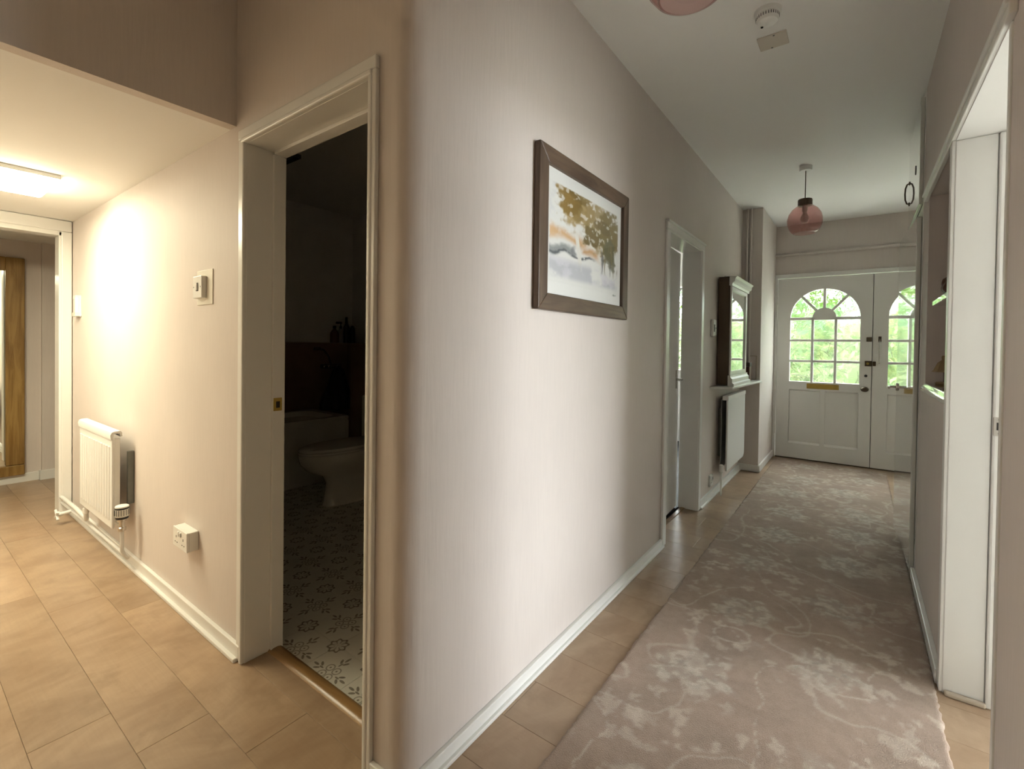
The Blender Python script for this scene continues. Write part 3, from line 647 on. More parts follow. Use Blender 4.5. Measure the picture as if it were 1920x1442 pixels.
def make_print(y0, y1, z0, z1, nx=190, nz=150):
    rr = np.random.default_rng(11)
    def vn(U, V, s, seed):
        G = np.random.default_rng(seed).random((128, 128)); u, v = U*s+3.1, V*s+7.7; a, b = np.floor(u).astype(int), np.floor(v).astype(int); fu, fv = u-a, v-b
        fu = fu*fu*(3-2*fu); fv = fv*fv*(3-2*fv); g_ = lambda i, j: G[i % 128, j % 128]
        return (g_(a, b)*(1-fu)+g_(a+1, b)*fu)*(1-fv)+(g_(a, b+1)*(1-fu)+g_(a+1, b+1)*fu)*fv
    def fb(U, V, s, seed, o=4): return sum(vn(U, V, s*2**k, seed+k)*.5**k for k in range(o))/sum(.5**k for k in range(o))
    def ss(a, b, x): t = np.clip((x-a)/(b-a), 0, 1); return t*t*(3-2*t)
    U, V = np.meshgrid(np.linspace(0, 1, nx+1), np.linspace(0, 1, nz+1))   # U to the right, V up
    n = fb(U, V, 6, 1); n2 = fb(U, V, 22, 20, 3); wu, wv = U+(n-.5)*.16, V+(fb(U, V, 5, 50)-.5)*.16
    C = np.ones(U.shape+(3,))*np.array([.80, .80, .77])
    def lay(c, a):
        nonlocal C; C = C*(1-a[..., None]) + np.array(c)*a[..., None]
    lay((.66, .67, .70), ss(.45, .7, n)*ss(.55, .8, V)*.6)                                       # sky wash
    lay((.66, .38, .14), ss(.09, .0, np.abs(wv-.45-.06*(1-U)))*ss(.62, .40, wu)*.85)               # orange field
    lay((.60, .33, .13), ss(.07, .0, np.abs(wv-.40+.18*(wu-.45)))*ss(.40, .46, wu)*ss(.75, .66, wu)*.9)
    lay((.20, .22, .22), ss(.075, .02, np.abs(wv-.335))*ss(.36, .30, wu)*.8)                         # tree line left
    lay((.10, .11, .12), ss(.030, .0, np.abs(wv-.30-.02*n2))*ss(.70, .55, wu)*.9*ss(.3, .5, n2+.15))
    lay((.13, .14, .15), ss(.085, .02, np.hypot((wu-.34)/.55, (wv-.36)))*.75)
    def blob(c, u, v, a, b, al, rag=.30):
        d = np.hypot((wu-u)/a, (wv-v-.05)/b)+(n2-.5)*rag*2; lay(c, ss(1.05, .75, d)*al)
    blob((.44, .31, .12), .34, .84, .27, .30, .92); blob((.27, .165, .035), .24, .82, .15, .17, .85); blob((.20, .135, .035), .40, .92, .16, .12, .7); blob((.24, .16, .04), .33, .70, .10, .10, .6)
    blob((.38, .28, .12), .70, .66, .30, .32, .92); blob((.19, .14, .05), .60, .52, .17, .13, .9); blob((.22, .17, .06), .86, .62, .17, .36, .92); blob((.15, .11, .04), .74, .70, .14, .10, .6); blob((.15, .15, .09), .86, .40, .13, .20, .8)
    lay((.24, .20, .10), ss(.62, .70, fb(U*1.0, V*.16, 26, 90, 2))*ss(.72, .78, U)*ss(.16, .30, V)*ss(.95, .6, V)*.8)   # reed-like strokes
    lay((.09, .09, .085), ss(.60, .70, fb(U, V*.14, 30, 120, 2))*ss(.68, .74, U)*ss(.92, .84, U)*ss(.18, .26, V)*ss(.55, .45, V)*.85)
    lay((.83, .82, .78), ss(.64, .72, n2)*ss(.45, .6, V)*.55)                                        # light flecks
    tr = .36+.05*(.5-V)+.02*np.sin(V*7); lay((.80, .78, .72), ss(.032, .020, np.abs(U-tr)/(1.1-.35*V))*ss(.62, .52, V)*ss(.02, .16, V)*.95)  # pale trunk
    lay((.50, .51, .55), ss(.36, .60, n)*ss(.29, .20, V)*.85); lay((.70, .68, .73), ss(.5, .65, fb(U, V, 9, 160))*ss(.3, .2, V)*.6)
    lay((.80, .80, .77), ss(.10, .03, V)*1.0*ss(.3, .6, n+.1)); e = np.minimum(np.minimum(U, 1-U), 1-V); lay((.80, .80, .77), ss(.012, .0, e+(n2-.5)*.02))
    b = NB()
    vs_ = [[b.verts.new((0.0125, y0+(y1-y0)*U[j, i], z0+(z1-z0)*V[j, i])) for i in range(nx+1)] for j in range(nz+1)]
    for j in range(nz):
        for i in range(nx): b.faces.new((vs_[j][i], vs_[j][i+1], vs_[j+1][i+1], vs_[j+1][i]))
    o = obj('print', b, 'print', pf); ca = o.data.color_attributes.new('Col', 'FLOAT_COLOR', 'POINT')
    ca.data.foreach_set('color', np.concatenate([C, np.ones(U.shape+(1,))], -1).ravel())
make_print(pa+fwid+.026, pb-fwid-.030, pz0+fwid+.050, pz1-fwid-.048)
bm = NB(); tube(bm, [(.013, pb-fwid-.085, pz0+fwid+.045), (.013, pb-fwid-.078, pz0+fwid+.052), (.013, pb-fwid-.070, pz0+fwid+.044), (.013, pb-fwid-.060, pz0+fwid+.050), (.013, pb-fwid-.050, pz0+fwid+.046)], .0009, 5); obj('signature', bm, 'galv', pf)
boxes('glazing', 'picglass', [(.0165, .018, pa+fwid-.005, pb-fwid+.005, pz0+fwid-.005, pz1-fwid+.005)], pf)

# ------------------------------------------------------------------ passage radiator and pipes
rd = thing('panel_radiator', 'white panel radiator on the passage wall with a ribbed thermostatic valve', 'radiator', (-2.55, 0, 0))
rx0, rx1, rz0, rz1 = -2.885, -2.224, .228, .752
boxes('front_panel', 'whitem', [(rx0, rx1, -.096, -.082, rz0, rz1-.035)], rd, .006)
bm = NB()
for k in range(13):
    c = rx0+.04+k*(rx1-rx0-.08)/12
    prism(bm, [(c-.014, -.096), (c-.009, -.101), (c+.009, -.101), (c+.014, -.096)], 'z', rz0+.045, rz1-.085)
obj('fluting', bm, 'whitem', rd)
bm = NB(); prism(bm, [(-.100, rz1-.045), (-.103, rz1-.020), (-.097, rz1-.005), (-.085, rz1), (-.060, rz1), (-.052, rz1-.010), (-.052, rz1-.03), (-.062, rz1-.03), (-.062, rz1-.012), (-.088, rz1-.012), (-.092, rz1-.045)], 'x', rx0-.004, rx1+.004)
obj('top_grille', bm, 'whitem', rd, smooth=True)
boxes('back_panel', 'whitem', [(rx0+.01, rx1-.008, -.072, -.060, rz0+.01, rz1-.05)], rd, .004)
boxes('side_trim', 'whitem', [(rx1-.008, rx1, -.084, -.060, rz0+.02, rz1-.04)], rd, .002)
boxes('wall_bracket', 'galv', [(rx1-.010, rx1+.012, -.030, -.001, rz0+.12, rz1-.115)], rd, .003)
vx, vy = -2.142, -.072
bm = NB(); lathe(bm, [(.010, .232), (.018, .236), (.018, .252), (.013, .256), (.013, .285), (.020, .288), (.020, .298)], (vx, vy, 0), 20)
tube(bm, [(vx, vy, .268), (rx1-.004, vy, .268)], .010); vb = obj('valve_body', bm, 'chrome', rd, smooth=True)
bm = NB(); lathe(bm, [(.020, .298), (.027, .300), (.029, .306), (.029, .312)], (vx, vy, 0), 24); obj('valve_collar', bm, 'black', rd, smooth=True)
vh = NB(); lathe(vh, [(.0285, .312), (.0305, .318), (.0305, .352)], (vx, vy, 0), 36); vh = obj('valve_head', vh, 'plastic', rd, smooth=True)
bm = NB(); lathe(bm, [(.031, .352), (.0312, .356), (.0312, .360)], (vx, vy, 0), 24); obj('valve_ring', bm, 'black', vh)
bm = NB(); lathe(bm, [(.030, .360), (.030, .366), (.024, .370)], (vx, vy, 0), 24); obj('valve_cap', bm, 'plastic', vh, smooth=True)
bm = NB()
for k in range(18):
    t = 2*PI*k/18; bx(bm, vx+.0312*math.cos(t)-.0014, vx+.0312*math.cos(t)+.0014, vy+.0312*math.sin(t)-.0014, vy+.0312*math.sin(t)+.0014, .320, .350)
obj('valve_ribs', bm, 'galv', vh)
bm = NB(); lathe(bm, [(.011, .165), (.016, .17), (.016, .20), (.010, .205), (.010, .225)], (rx0+.03, -.072, 0), 16); obj('lockshield_valve', bm, 'plastic', rd, smooth=True)
def pipe(name, pts, r, label, mt='whitem', seg=10, group=None):
    b = NB(); tube(b, pts, r, seg); return tag(obj(name, b, mt, None, smooth=True, origin=pts[0]), label, 'pipe', group)
b = NB(); tube(b, [(-3.64, -.050, .012), (-3.64, -.050, .095), (-3.63, -.054, .112), (-3.60, -.056, .118), (-3.15, -.057, .124), (-2.95, -.060, .120), (-2.87, -.066, .126), (-2.856, -.070, .140), (-2.855, -.072, .168)], .0125); obj('return_pipe', b, 'whitem', rd, smooth=True)
b = NB(); tube(b, [(-3.62, -.055, .010), (-3.60, -.055, .068), (-3.58, -.055, .078), (-2.6, -.045, .080), (-2.2, -.042, .078), (-2.15, -.046, .080), (-2.143, -.058, .095), (-2.142, -.072, .13), (-2.142, -.072, .233)], .009); obj('supply_pipe', b, 'whitem', rd, smooth=True)
bm = NB(); tube(bm, [(-3.30, -.055, .080), (-3.30, -.125, .072)], .012); st = obj('stop_tap', bm, 'whitem', rd, smooth=True)
bm = NB(); tube(bm, [(-3.34, -.128, .045), (-3.26, -.128, .100)], .008); tube(bm, [(-3.335, -.128, .098), (-3.265, -.128, .046)], .008); obj('cross_handle', bm, 'whitem', st, smooth=True)

# ------------------------------------------------------------------ passage wall fittings
sw = thing('light_switch', 'white single light switch on a larger flat wall plate', 'light switch', (-1.29, 0, 1.40))
boxes('surround_plate', 'cream_plastic', [(-1.372, -1.214, -.004, 0, 1.398, 1.546)], sw, .001)
s2 = boxes('switch_plate', 'plastic', [(-1.362, -1.272, -.024, -.004, 1.426, 1.520)], sw, .003)
boxes('rocker', 'plastic', [(-1.324, -1.308, -.030, -.022, 1.458, 1.488)], s2, .002)
boxes('rocker_gap', 'dark', [(-1.3265, -1.3055, -.0246, -.022, 1.455, 1.491)], s2)
for xx in (-1.352, -1.282):
    bm = NB(); lathe(bm, [(.003, -.0247), (.003, -.022)], (xx, 0, 1.473), 10, 'y'); obj('screw', bm, 'galv', s2)
so = thing('double_socket', 'white double wall socket boxed out above the passage skirting', 'socket', (-1.43, 0, .32))
boxes('back_box', 'plastic', [(-1.507, -1.351, -.038, 0, .322, .406)], so, .003)
f = boxes('face_plate', 'plastic', [(-1.508, -1.350, -.047, -.038, .321, .407)], so, .003)
for cx in (-1.468, -1.390):
    for (dx, dz, w_, h_) in ((0, .012, .004, .010), (-.011, -.012, .008, .003), (.011, -.012, .008, .003)):
        boxes('pin_slot', 'dark', [(cx+dx-w_/2, cx+dx+w_/2, -.0478, -.045, .356+dz-h_/2, .356+dz+h_/2)], f)
for cx in (-1.440, -1.418): boxes('rocker', 'plastic', [(cx-.007, cx+.007, -.052, -.045, .376, .396)], f, .002)
hk = thing('wall_bracket', 'narrow white plastic bracket screwed near the end of the passage wall', 'bracket', (-3.38, 0, 1.40))
boxes('back_strip', 'plastic', [(-3.43, -3.33, -.010, 0, 1.400, 1.545)], hk, .003)
boxes('upright', 'plastic', [(-3.375, -3.345, -.030, -.010, 1.42, 1.53)], hk, .004)
boxes('clip', 'cream_plastic', [(-3.435, -3.335, -.032, -.008, 1.400, 1.428)], hk, .004); boxes('clip', 'cream_plastic', [(-3.425, -3.350, -.028, -.008, 1.520, 1.546)], hk, .004)
lt = thing('ceiling_light', 'lit rectangular light panel on the lowered passage ceiling', 'ceiling light', (-2.57, -.86, HL))
LA = (-2.79, -2.35, -1.46, -.272)
boxes('housing', 'whitem', [(LA[0], LA[1], LA[2], LA[3], HL-.022, HL)], lt, .004)
bm = NB(); loft(bm, [[(LA[0]+i, LA[2]+i, z), (LA[1]-i, LA[2]+i, z), (LA[1]-i, LA[3]-i, z), (LA[0]+i, LA[3]-i, z)] for (i, z) in ((.008, HL-.022), (.008, HL-.036), (.022, HL-.045))])
obj('diffuser', bm, 'led', lt)

# ------------------------------------------------------------------ far room mirror
mr = thing('wooden_mirror', 'tall mirror in a chunky rustic wood frame beyond the passage doorway', 'mirror', (-4.85, -.45, .07))
my0, my1, mz0, mz1 = -.86, -.076, .072, 1.93
boxes('frame_stile', 'rustic', [(-4.848, -4.808, my1-.114, my1, mz0+.09, mz1)], mr, .006); boxes('frame_stile', 'rustic', [(-4.848, -4.808, my0, my0+.114, mz0+.09, mz1)], mr, .006)
boxes('frame_rail', 'rustic', [(-4.848, -4.806, my0+.114, my1-.114, mz1-.115, mz1)], mr, .006); boxes('frame_rail', 'rustic', [(-4.848, -4.804, my0, my1, mz0, mz0+.088)], mr, .006)
boxes('glass', 'mirror', [(-4.846, -4.832, my0+.10, my1-.10, mz0+.08, mz1-.10)], mr)

# ------------------------------------------------------------------ bathroom
wt = tag(boxes('tiled_ledge', 'bathtile', [(-3.60, -3.50, .14, 2.33, 0, 1.245), (-2.86, -.14, 1.80, 2.33, 0, 1.245), (-3.60, -2.86, 2.20, 2.33, 0, 1.245)], None, .003), 'dark brown half height tiled ledge around the bath', 'ledge', None, 'structure')
bt = thing('bathtub', 'white bath with a plain side panel in the dark bathroom', 'bath', (-3.2, 1.1, 0))
boxes('side_panel', 'porcelain', [(-2.885, -2.865, .16, 1.795, 0, .525)], bt, .004)
def rr(x0, x1, y0, y1, r, z, n=6):
    P = []
    for (cx, cy, a0) in ((x1-r, y1-r, 0), (x0+r, y1-r, PI/2), (x0+r, y0+r, PI), (x1-r, y0+r, 1.5*PI)):
        for k in range(n+1): P.append((cx+r*math.cos(a0+PI/2*k/n), cy+r*math.sin(a0+PI/2*k/n), z))
    return P
bm = NB(); loft(bm, [rr(-3.498, -2.852, .16, 1.795, .03, .520), rr(-3.498, -2.850, .16, 1.797, .03, .560), rr(-3.490, -2.858, .17, 1.79, .03, .568), rr(-3.45, -2.92, .24, 1.72, .12, .566), rr(-3.44, -2.94, .26, 1.70, .13, .54), rr(-3.38, -3.00, .36, 1.60, .15, .26), rr(-3.34, -3.04, .42, 1.54, .15, .18)])
obj('tub', bm, 'porcelain', bt, smooth=True)
wc = thing('toilet', 'white toilet with closed seat beside the bath', 'toilet', (-2.28, 1.35, 0))
def ell(cx, cy, rx, ry, z, n=28, flat=0.0):
    P = []
    for k in range(n):
        t = 2*PI*k/n; s = math.sin(t); yy = cy+ry*s
        if flat and s > 0: yy = cy+ry*flat*s
        P.append((cx+rx*math.cos(t), yy, z))
    return P
tx = -2.28
bm = NB(); loft(bm, [ell(tx, 1.45, .105, .28, 0), ell(tx, 1.45, .100, .27, .03), ell(tx, 1.45, .092, .25, .17), ell(tx, 1.44, .105, .27, .23), ell(tx, 1.39, .150, .345, .29), ell(tx, 1.36, .178, .365, .35), ell(tx, 1.355, .185, .372, .405), ell(tx, 1.355, .180, .365, .414)])
obj('pan', bm, 'porcelain', wc, smooth=True)
bm = NB(); loft(bm, [ell(tx, 1.35, .186, .365, .417), ell(tx, 1.35, .190, .370, .424), ell(tx, 1.35, .186, .365, .432)]); obj('seat', bm, 'porcelain', wc, smooth=True)
bm = NB(); loft(bm, [ell(tx, 1.35, .185, .362, .435), ell(tx, 1.35, .189, .368, .444), ell(tx, 1.35, .180, .355, .456), ell(tx, 1.35, .120, .28, .463)]); obj('lid', bm, 'porcelain', wc, smooth=True)
boxes('cistern', 'porcelain', [(tx-.19, tx+.19, 1.64, 1.795, .40, .80)], wc, .02)
def bottle(name, label, x, y, z, prof, mt, cap=None, capm='black'):
    t = thing(name, label, 'bottle', (x, y, z)); b = NB(); lathe(b, [(r_, z+h_) for r_, h_ in prof], (x, y, 0), 20); obj('body', b, mt, t, smooth=True)
    if cap:
        b = NB(); lathe(b, [(r_, z+h_) for r_, h_ in cap], (x, y, 0), 16); obj('cap', b, capm, t, smooth=True)
    return t
ZL = 1.2455
bottle('toiletry_bottle', 'rounded amber bottle on the tiled bathroom ledge', -3.55, 2.08, ZL, [(.04, 0), (.045, .01), (.045, .10), (.03, .13), (.014, .145), (.014, .16)], 'amber', [(.017, .155), (.017, .18)])
t = bottle('pump_bottle', 'pale pump bottle with a dark nozzle on the tiled bathroom ledge', -3.55, 2.155, ZL, [(.026, 0), (.028, .01), (.028, .14), (.012, .155)], 'teal_label', [(.013, .15), (.013, .18), (.006, .182), (.006, .21)])
boxes('nozzle', 'black', [(-3.56, -3.54, 2.10, 2.165, ZL+.205, ZL+.225)], t, .003)
bottle('tall_bottle', 'tall black bottle standing beside the pump bottle', -3.55, 2.225, ZL, [(.034, 0), (.036, .01), (.034, .17), (.02, .20), (.012, .21)], 'black', [(.014, .205), (.013, .28)])
bottle('short_bottle', 'squat black tub at the end of the tiled bathroom ledge', -3.55, 2.30, ZL, [(.028, 0), (.029, .01), (.027, .16), (.01, .19)], 'black')
sm = thing('shower_mixer', 'dark metal shower mixer and handset above the bath', 'shower', (-3.48, 1.95, .95))
bm = NB(); tube(bm, [(-3.47, 1.88, 1.0), (-3.47, 2.10, 1.0)], .022, 14); obj('bar', bm, 'bronze', sm, smooth=True)
for y in (1.90, 1.95, 2.05):
    bm = NB(); lathe(bm, [(.016, -3.455), (.014, -3.43), (.004, -3.425)], (0, y, 1.0), 14, 'x'); obj('knob', bm, 'chrome', sm, smooth=True)
bm = NB(); tube(bm, [(-3.47, 1.99, 1.02), (-3.48, 1.97, 1.10), (-3.46, 1.90, 1.17), (-3.44, 1.83, 1.19)], .010); lathe(bm, [(.035, 1.17), (.042, 1.18), (.030, 1.20)], (-3.43, 1.81, 0), 18); obj('handset', bm, 'bronze', sm, smooth=True)
tw = NB(); rings = []
for (z, rx, ry) in ((.570, .13, .17), (.62, .135, .175), (.72, .11, .13), (.84, .08, .085), (.95, .06, .06), (.985, .03, .035)):
    rings.append([(-3.335+rx*math.cos(2*PI*k/40)*(1+.10*math.sin(k*PI*2*7/40+z*9)), 1.985+ry*math.sin(2*PI*k/40)*(1+.10*math.sin(k*PI*2*7/40+z*9)), z) for k in range(40)])
loft(tw, rings); tag(obj('dark_towel', tw, 'towel', None, smooth=True, origin=(-3.335, 1.985, .57)), 'black towel heaped on the tap end of the bath', 'towel')
vt = thing('ceiling_vent', 'dark slatted vent on the bathroom ceiling', 'vent', (-2.6, 1.0, HC))
boxes('body', 'galv', [(-2.80, -2.42, .90, 1.06, HC-.03, HC)], vt, .004)
for k in range(3): boxes('slat', 'black', [(-2.79, -2.43, .915+.05*k, .945+.05*k, HC-.036, HC-.029)], vt, .001)

# ------------------------------------------------------------------ corridor alcove: thermostat, shelf, mirror, radiator
th = thing('thermostat', 'small white wall thermostat between the ajar door and the white mirror', 'thermostat', (0, 3.24, 1.335))
boxes('body', 'plastic', [(0, .026, 3.185, 3.295, 1.335, 1.478)], th, .012, seg=3); boxes('display', 'black', [(.020, .0268, 3.20, 3.235, 1.375, 1.435)], th, .001); boxes('button', 'galv', [(.02, .0275, 3.258, 3.268, 1.40, 1.41)], th)
bm = NB(); prism(bm, [(.0, 3.20), (.155, 3.30), (.205, YN), (0, YN)], 'z', .906, .926)
tag(obj('radiator_shelf', bm, 'white', None, .005, origin=(.1, 3.85, .906)), 'white shelf over the dark corridor radiator', 'shelf')
m2 = thing('white_mirror', 'white mirror with moulded cornice and plinth standing on the radiator shelf', 'mirror', (.06, 3.72, .926))
qy0, qy1, qx = 3.40, 4.08, .115
def profile_y(pr, ya, yb, mt, nm): 
    b = NB(); prism(b, pr, 'y', ya, yb); return obj(nm, b, mt, m2)
profile_y([(.1005, .926), (qx+.035, .926), (qx+.035, .945), (qx+.020, .955), (qx+.020, .985), (qx+.006, 1.0), (qx+.006, 1.015), (.1005, 1.015)], qy0-.03, qy1+.03, 'white', 'plinth')
profile_y([(.1005, 1.765), (qx+.006, 1.765), (qx+.010, 1.785), (qx+.028, 1.80), (qx+.030, 1.822), (qx+.045, 1.84), (.06, 1.850), (.06, 1.8425), (.1005, 1.8425)], qy0-.03, qy1+.04, 'white', 'cornice')
boxes('frame_stile', 'white', [(.101, qx, qy0, qy0+.030, 1.015, 1.765)], m2, .004); boxes('frame_stile', 'white', [(.101, qx, qy1-.055, qy1, 1.015, 1.765)], m2, .004)
boxes('frame_rail', 'white', [(.101, qx, qy0+.030, qy1-.055, 1.015, 1.05)], m2, .004); boxes('frame_rail', 'white', [(.101, qx, qy0+.030, qy1-.055, 1.73, 1.765)], m2, .004)
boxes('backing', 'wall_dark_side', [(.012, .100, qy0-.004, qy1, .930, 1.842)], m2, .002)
boxes('glass', 'mirror', [(.1005, .104, qy0+.025, qy1-.05, 1.045, 1.735)], m2)
bo = thing('small_box', 'dark brown lidded wooden box on the radiator shelf beside the mirror', 'box', (.085, 4.25, .926))
boxes('body', 'redbrown', [(.045, .125, 4.20, 4.31, .9262, 1.065)], bo, .003); boxes('lid', 'wall_dark_side', [(.042, .128, 4.196, 4.314, 1.066, 1.105)], bo, .003)
pn = thing('service_panel', 'small pale framed access panel low on the wall pier', 'panel', (.12, YN, .93))
boxes('panel_frame', 'tan', [(.078, .088, YN-.012, YN, .93, 1.175), (.148, .158, YN-.012, YN, .93, 1.175), (.088, .148, YN-.012, YN, 1.165, 1.175), (.088, .148, YN-.012, YN, .93, .94)], pn, .002)
boxes('panel_board', 'wall', [(.088, .148, YN-.006, YN, .94, 1.165)], pn)
pipe('riser_pipe', [(.048, YN-.013, .93), (.048, YN-.013, HC)], .0115, 'thin painted riser pipe in the corner beside the white mirror', 'wall', 10, None)
pipe('riser_pipe', [(.083, YN-.013, .93), (.083, YN-.013, HC)], .0115, 'thin painted riser pipe on the pier, outer one of two', 'wall', 10, None)
r2 = thing('corridor_radiator', 'flat shadowed radiator under the white corridor shelf', 'radiator', (.07, 3.79, 0))
bm = NB(); c_ = .06; prism(bm, [(3.43, .200)] + [(4.175-c_+c_*math.sin(t), .200+c_-c_*math.cos(t)) for t in np.linspace(0, PI/2, 7)] + [(4.175, .800), (3.43, .800)], 'x', .082, .096)
obj('front_panel', bm, 'whitem', r2, .004)
boxes('top_trim', 'whitem', [(.050, .100, 3.43, 4.18, .800, .838)], r2, .005); boxes('back_panel', 'galv', [(.035, .046, 3.44, 4.16, .22, .80)], r2, .003)
boxes('wall_bracket', 'galv', [(.001, .04, 3.52, 3.56, .30, .72)], r2, .002)
bm = NB(); tube(bm, [(.062, 3.385, .0), (.062, 3.385, .21)], .008, 8); tube(bm, [(.062, 3.385, .235), (.066, 3.44, .235)], .009, 8); lathe(bm, [(.012, .195), (.017, .20), (.017, .255), (.010, .262)], (.062, 3.385, 0), 16); obj('valve', bm, 'plastic', r2, smooth=True)
s3 = thing('skirting_socket', 'small white wall socket beside the corridor radiator valve', 'socket', (0, 3.27, .10))
p = boxes('face_plate', 'plastic', [(0, .016, 3.225, 3.315, .100, .190)], s3, .003); boxes('rocker', 'plastic', [(.014, .021, 3.285, 3.30, .150, .172)], p, .002)
for (dy, dz) in ((0, .012), (-.011, -.010), (.011, -.010)): boxes('pin_slot', 'dark', [(.015, .0166, 3.258+dy-.003, 3.258+dy+.003, .140+dz-.003, .140+dz+.003)], p)

# ------------------------------------------------------------------ ceiling items
def pendant(x, y, label):
    t = thing('pendant_lamp', label, 'pendant lamp', (x, y, HC), 'pink glass pendant lamps')
    b = NB(); lathe(b, [(.040, HC-.034), (.043, HC-.028), (.043, HC)], (x, y, 0), 28); obj('ceiling_rose', b, 'plastic', t, smooth=True)
    b = NB(); tube(b, [(x, y, HC-.034), (x, y, 2.395)], .0032, 8); obj('cord', b, 'bronze', t, smooth=True)
    b = NB(); lathe(b, [(.012, 2.400), (.046, 2.398), (.049, 2.392), (.049, 2.350), (.044, 2.349)], (x, y, 0), 32); obj('cap', b, 'frame_wood', t, smooth=True)
    b = NB(); pr = [(.044, 2.352), (.062, 2.342), (.090, 2.318), (.110, 2.285), (.1195, 2.245), (.117, 2.205), (.104, 2.168), (.086, 2.144), (.074, 2.136)]
    lathe(b, pr + [(r_-.003, h_+.001) for r_, h_ in pr[::-1]], (x, y, 0), 48, cap=False); obj('glass_shade', b, 'pinkglass', t, smooth='all')
    b = NB(); lathe(b, [(.073, 2.1365), (.0755, 2.134), (.0775, 2.1365), (.0755, 2.139), (.073, 2.1365)], (x, y, 0), 40, cap=False); obj('shade_rim', b, 'clear', t, smooth='all')
    b = NB(); lathe(b, [(.018, 2.35), (.018, 2.31), (.016, 2.30)], (x, y, 0), 16); obj('lamp_holder', b, 'plastic', t, smooth=True)
    b = NB(); lathe(b, [(.012, 2.305), (.014, 2.29), (.028, 2.262), (.030, 2.245), (.022, 2.222), (.0, 2.214)], (x, y, 0), 20); obj('bulb', b, 'plastic', t, smooth='all')
pendant(.621, 3.415, 'pink glass pendant lamp hanging before the front doors')
pendant(.608, .385, 'pink glass pendant lamp hanging between the rounded corner and the right doorway')
sa = thing('smoke_alarm', 'round white smoke alarm on the corridor ceiling', 'smoke alarm', (.640, 1.372, HC))
b = NB(); lathe(b, [(.050, HC-.016), (.051, HC-.012), (.051, HC)], (.640, 1.372, 0), 32); obj('base', b, 'plastic', sa, smooth=True)
b = NB(); lathe(b, [(.0, HC-.052), (.026, HC-.050), (.038, HC-.045), (.043, HC-.036), (.044, HC-.016)], (.640, 1.372, 0), 32); obj('body', b, 'plastic', sa, smooth=True)
b = NB()
for k in range(28):
    t = 2*PI*k/28; b2 = (.640+.0425*math.cos(t), 1.372+.0425*math.sin(t)); lathe(b, [(.0018, HC-.034), (.0018, HC-.022)], (b2[0], b2[1], 0), 6)
obj('vent_slots', b, 'dark', sa)
b = NB(); lathe(b, [(.005, HC-.053), (.005, HC-.046)], (.618, 1.385, 0), 12); obj('test_light', b, 'dark', sa)
cp = thing('blanking_plate', 'tan rectangular blanking plate beside the smoke alarm', 'plate', (.631, 1.60, HC))
boxes('plate', 'cream_plate', [(.573, .690, 1.540, 1.648, HC-.006, HC)], cp, .002)
for (x, y) in ((.640, 1.547), (.622, 1.640)):
    b = NB(); lathe(b, [(.004, HC-.0075), (.004, HC-.005)], (x, y, 0), 10); obj('screw', b, 'galv', cp)

# ------------------------------------------------------------------ alcove ornaments
lm = thing('shaded_ornament', 'small tan lamp shaped ornament on two legs standing on the alcove sill', 'ornament', (1.305, 2.17, 1.082))
b = NB(); lathe(b, [(.034, 1.0822), (.036, 1.088), (.030, 1.094)], (1.305, 2.17, 0), 20, sy=1.5); obj('base', b, 'shade', lm, smooth=True)
for dy in (-.016, .016):
    b = NB(); tube(b, [(1.305, 2.17+dy, 1.092), (1.305, 2.17+dy, 1.145)], .004, 8); obj('leg', b, 'redbrown', lm, smooth=True)
b = NB(); lathe(b, [(.050, 1.142), (.042, 1.150), (.028, 1.185), (.016, 1.196), (.012, 1.200), (.014, 1.214), (.010, 1.220)], (1.305, 2.17, 0), 8); obj('shade', b, 'shade', lm)
og = thing('carved_ornament', 'dark red-brown lumpy ornament on the upper alcove shelf', 'ornament', (1.31, 2.03, 1.476))
b = NB(); bmesh.ops.create_icosphere(b, subdivisions=4, radius=1.0)
for v in b.verts:
    n = mnoise.noise(v.co*2.1)*.32; v.co = Vector((v.co.x*.042*(1+n), v.co.y*.050*(1+n), v.co.z*.056*(1+n)))+Vector((1.315, 2.03, 1.476+.058))
mz = min(v.co.z for v in b.verts)
for v in b.verts: v.co.z += 1.4765-mz
obj('body', b, 'redbrown', og, smooth='all')
b = NB(); lathe(b, [(.016, 1.4765), (.012, 1.482), (.008, 1.50)], (1.315, 2.03, 0), 12); obj('foot', b, 'redbrown', og, smooth=True)
b = NB(); loft(b, [[(1.362+rx*math.cos(2*PI*k/16)*(1+.2*math.sin(k*PI*3/4)), 2.0+rx*1.3*math.sin(2*PI*k/16), z) for k in range(16)] for (z, rx) in ((1.165, .030), (1.19, .034), (1.28, .026), (1.37, .014), (1.43, .006), (1.452, .004))])
tag(obj('hanging_cloth', b, 'maroon', None, smooth=True, origin=(1.362, 2.0, 1.452)), 'dark gathered cloth hanging under the alcove shelf', 'cloth')

# ------------------------------------------------------------------ windows of the two side rooms
for (nm, lab, fr_, pn_) in (('window_1', 'white side room window facing the garden', [(4.2, 4.3, 1.2, 1.25, .2, 2.2), (4.2, 4.3, 2.75, 2.8, .2, 2.2), (4.2, 4.3, 1.25, 2.75, .2, .25), (4.2, 4.3, 1.25, 2.75, 2.15, 2.2), (4.22, 4.28, 1.98, 2.02, .25, 2.15)], (4.245, 4.25, 1.25, 2.75, .25, 2.15)),
                            ('window_2', 'white front room window seen past the ajar door', [(-2.1, -2.05, 5.5, 5.6, .9, 2.1), (-.45, -.4, 5.5, 5.6, .9, 2.1), (-2.05, -.45, 5.5, 5.6, .9, .95), (-2.05, -.45, 5.5, 5.6, 2.05, 2.1)], (-2.05, -.45, 5.545, 5.55, .95, 2.05))):
    t = thing(nm, lab, 'window', (fr_[0][0], fr_[0][2], fr_[0][4]), None, 'structure')
    boxes('frame', 'white', fr_, t, .003); boxes('pane', 'clear', [pn_], t)

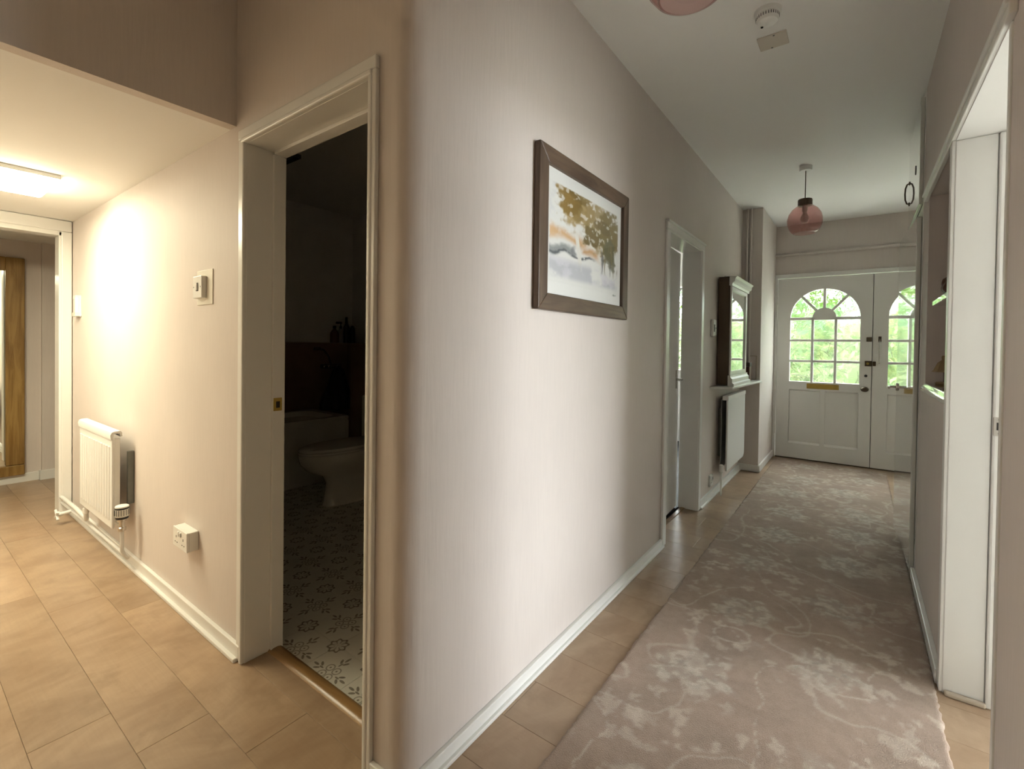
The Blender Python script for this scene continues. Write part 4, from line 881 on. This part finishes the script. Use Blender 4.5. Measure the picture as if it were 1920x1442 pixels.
# ------------------------------------------------------------------ garden seen through the glass
def leaves(name, mat, n, fpos, size, label, cat):
    P = np.array([fpos() for _ in range(n)]); V = np.zeros((n, 4, 3))
    for i in range(n):
        a = Vector(rng.normal(size=3)).normalized(); b_ = a.cross(Vector(rng.normal(size=3))).normalized(); s = size*rng.uniform(.6, 1.4)
        p = Vector(P[i]); V[i] = [p-a*s, p+b_*s*.38, p+a*s, p-b_*s*.38]
    me = bpy.data.meshes.new(name); me.from_pydata(V.reshape(-1, 3).tolist(), [], [(4*i, 4*i+1, 4*i+2, 4*i+3) for i in range(n)])
    me.materials.append(M[mat]); o = bpy.data.objects.new(name, me); col.objects.link(o); return tag(o, label, cat, None, 'stuff')
def hedge_pos():
    while True:
        x, y, z = rng.uniform(-3, 6.5), rng.uniform(8.5, 9.6), rng.uniform(-.1, 2.3)
        top = 2.05+.14*math.sin(x*1.7)+.10*math.sin(x*4.1+1)
        if z < top and mnoise.noise(Vector((x*1.6, y*1.6, z*1.6))) > -.34: return (x, y, z)
hf = leaves('hedge_foliage', 'leaf_h', 26000, hedge_pos, .062, 'loose green garden hedge seen through the front door panes', 'hedge')
b = NB(); nx_, nz_ = 60, 16; g0 = []
for j in range(nz_+1):
    row = []
    for i in range(nx_+1):
        x, z = -3+9.5*i/nx_, -.15+2.0*j/nz_; top = .93+.07*math.sin(x*1.7)+.05*math.sin(x*4.1+1); z = -.15+(z+.15)*top
        row.append((x, z, mnoise.noise(Vector((x*2.3, z*2.3, 4)))*.16))
    g0.append(row)
fr_ = [[b.verts.new((x, 9.20+d, z)) for (x, z, d) in row] for row in g0]; bk_ = [[b.verts.new((x, 9.62+d, z)) for (x, z, d) in row] for row in g0]
for j in range(nz_):
    for i in range(nx_):
        b.faces.new((fr_[j][i], fr_[j][i+1], fr_[j+1][i+1], fr_[j+1][i])); b.faces.new((bk_[j][i], bk_[j+1][i], bk_[j+1][i+1], bk_[j][i+1]))
for i in range(nx_): b.faces.new((fr_[nz_][i], fr_[nz_][i+1], bk_[nz_][i+1], bk_[nz_][i]))
tag(obj('hedge_core', b, 'leaf_h', hf, smooth='all'), None, None, None, 'stuff')
b = NB()
for k in range(220):
    p = Vector((rng.uniform(-2.5, 5.5), rng.uniform(8.30, 8.46), rng.uniform(.3, 2.0))); d = Vector((rng.uniform(-1, 1), 0, rng.uniform(-.6, .8))).normalized(); L = rng.uniform(.05, .16)
    tube(b, [p, p+d*L+Vector((0, 0, .02)), p+d*L*2], [.007, .006, .003], 4)
tag(obj('twigs', b, 'bark', hf), None, None, None, 'stuff')
def tree_pos():
    while True:
        x, y, z = rng.uniform(-2.5, 5.5), rng.uniform(7.1, 8.2), rng.uniform(1.5, 3.2)
        if mnoise.noise(Vector((x*1.3+9, y*1.3, z*1.3))) > -.02 + (.35 if z < 1.75 else 0): return (x, y, z)
tf = leaves('tree_foliage', 'leaf_t', 4200, tree_pos, .085, 'lime green overhanging leaves seen through the arched panes', 'foliage')
b = NB()
for k in range(40):
    p = Vector((rng.uniform(-2, 5), rng.uniform(7.3, 8.1), rng.uniform(.6, 2.6))); d = Vector((rng.uniform(-1, 1), rng.uniform(-.3, .3), rng.uniform(-.5, .8))).normalized()
    tube(b, [p, p+d*.22+Vector((0, 0, .03)), p+d*.45], [.010, .008, .004], 5)
b2 = NB(); tube(b2, [(-2.0, 7.7, -.15), (-1.95, 7.7, 1.2), (-1.8, 7.65, 2.1), (-1.2, 7.6, 2.7)], [.09, .075, .06, .03], 10); obj('trunk', b2, 'bark', tf, smooth=True)
tag(obj('twigs', b, 'bark', tf), None, None, None, 'stuff')
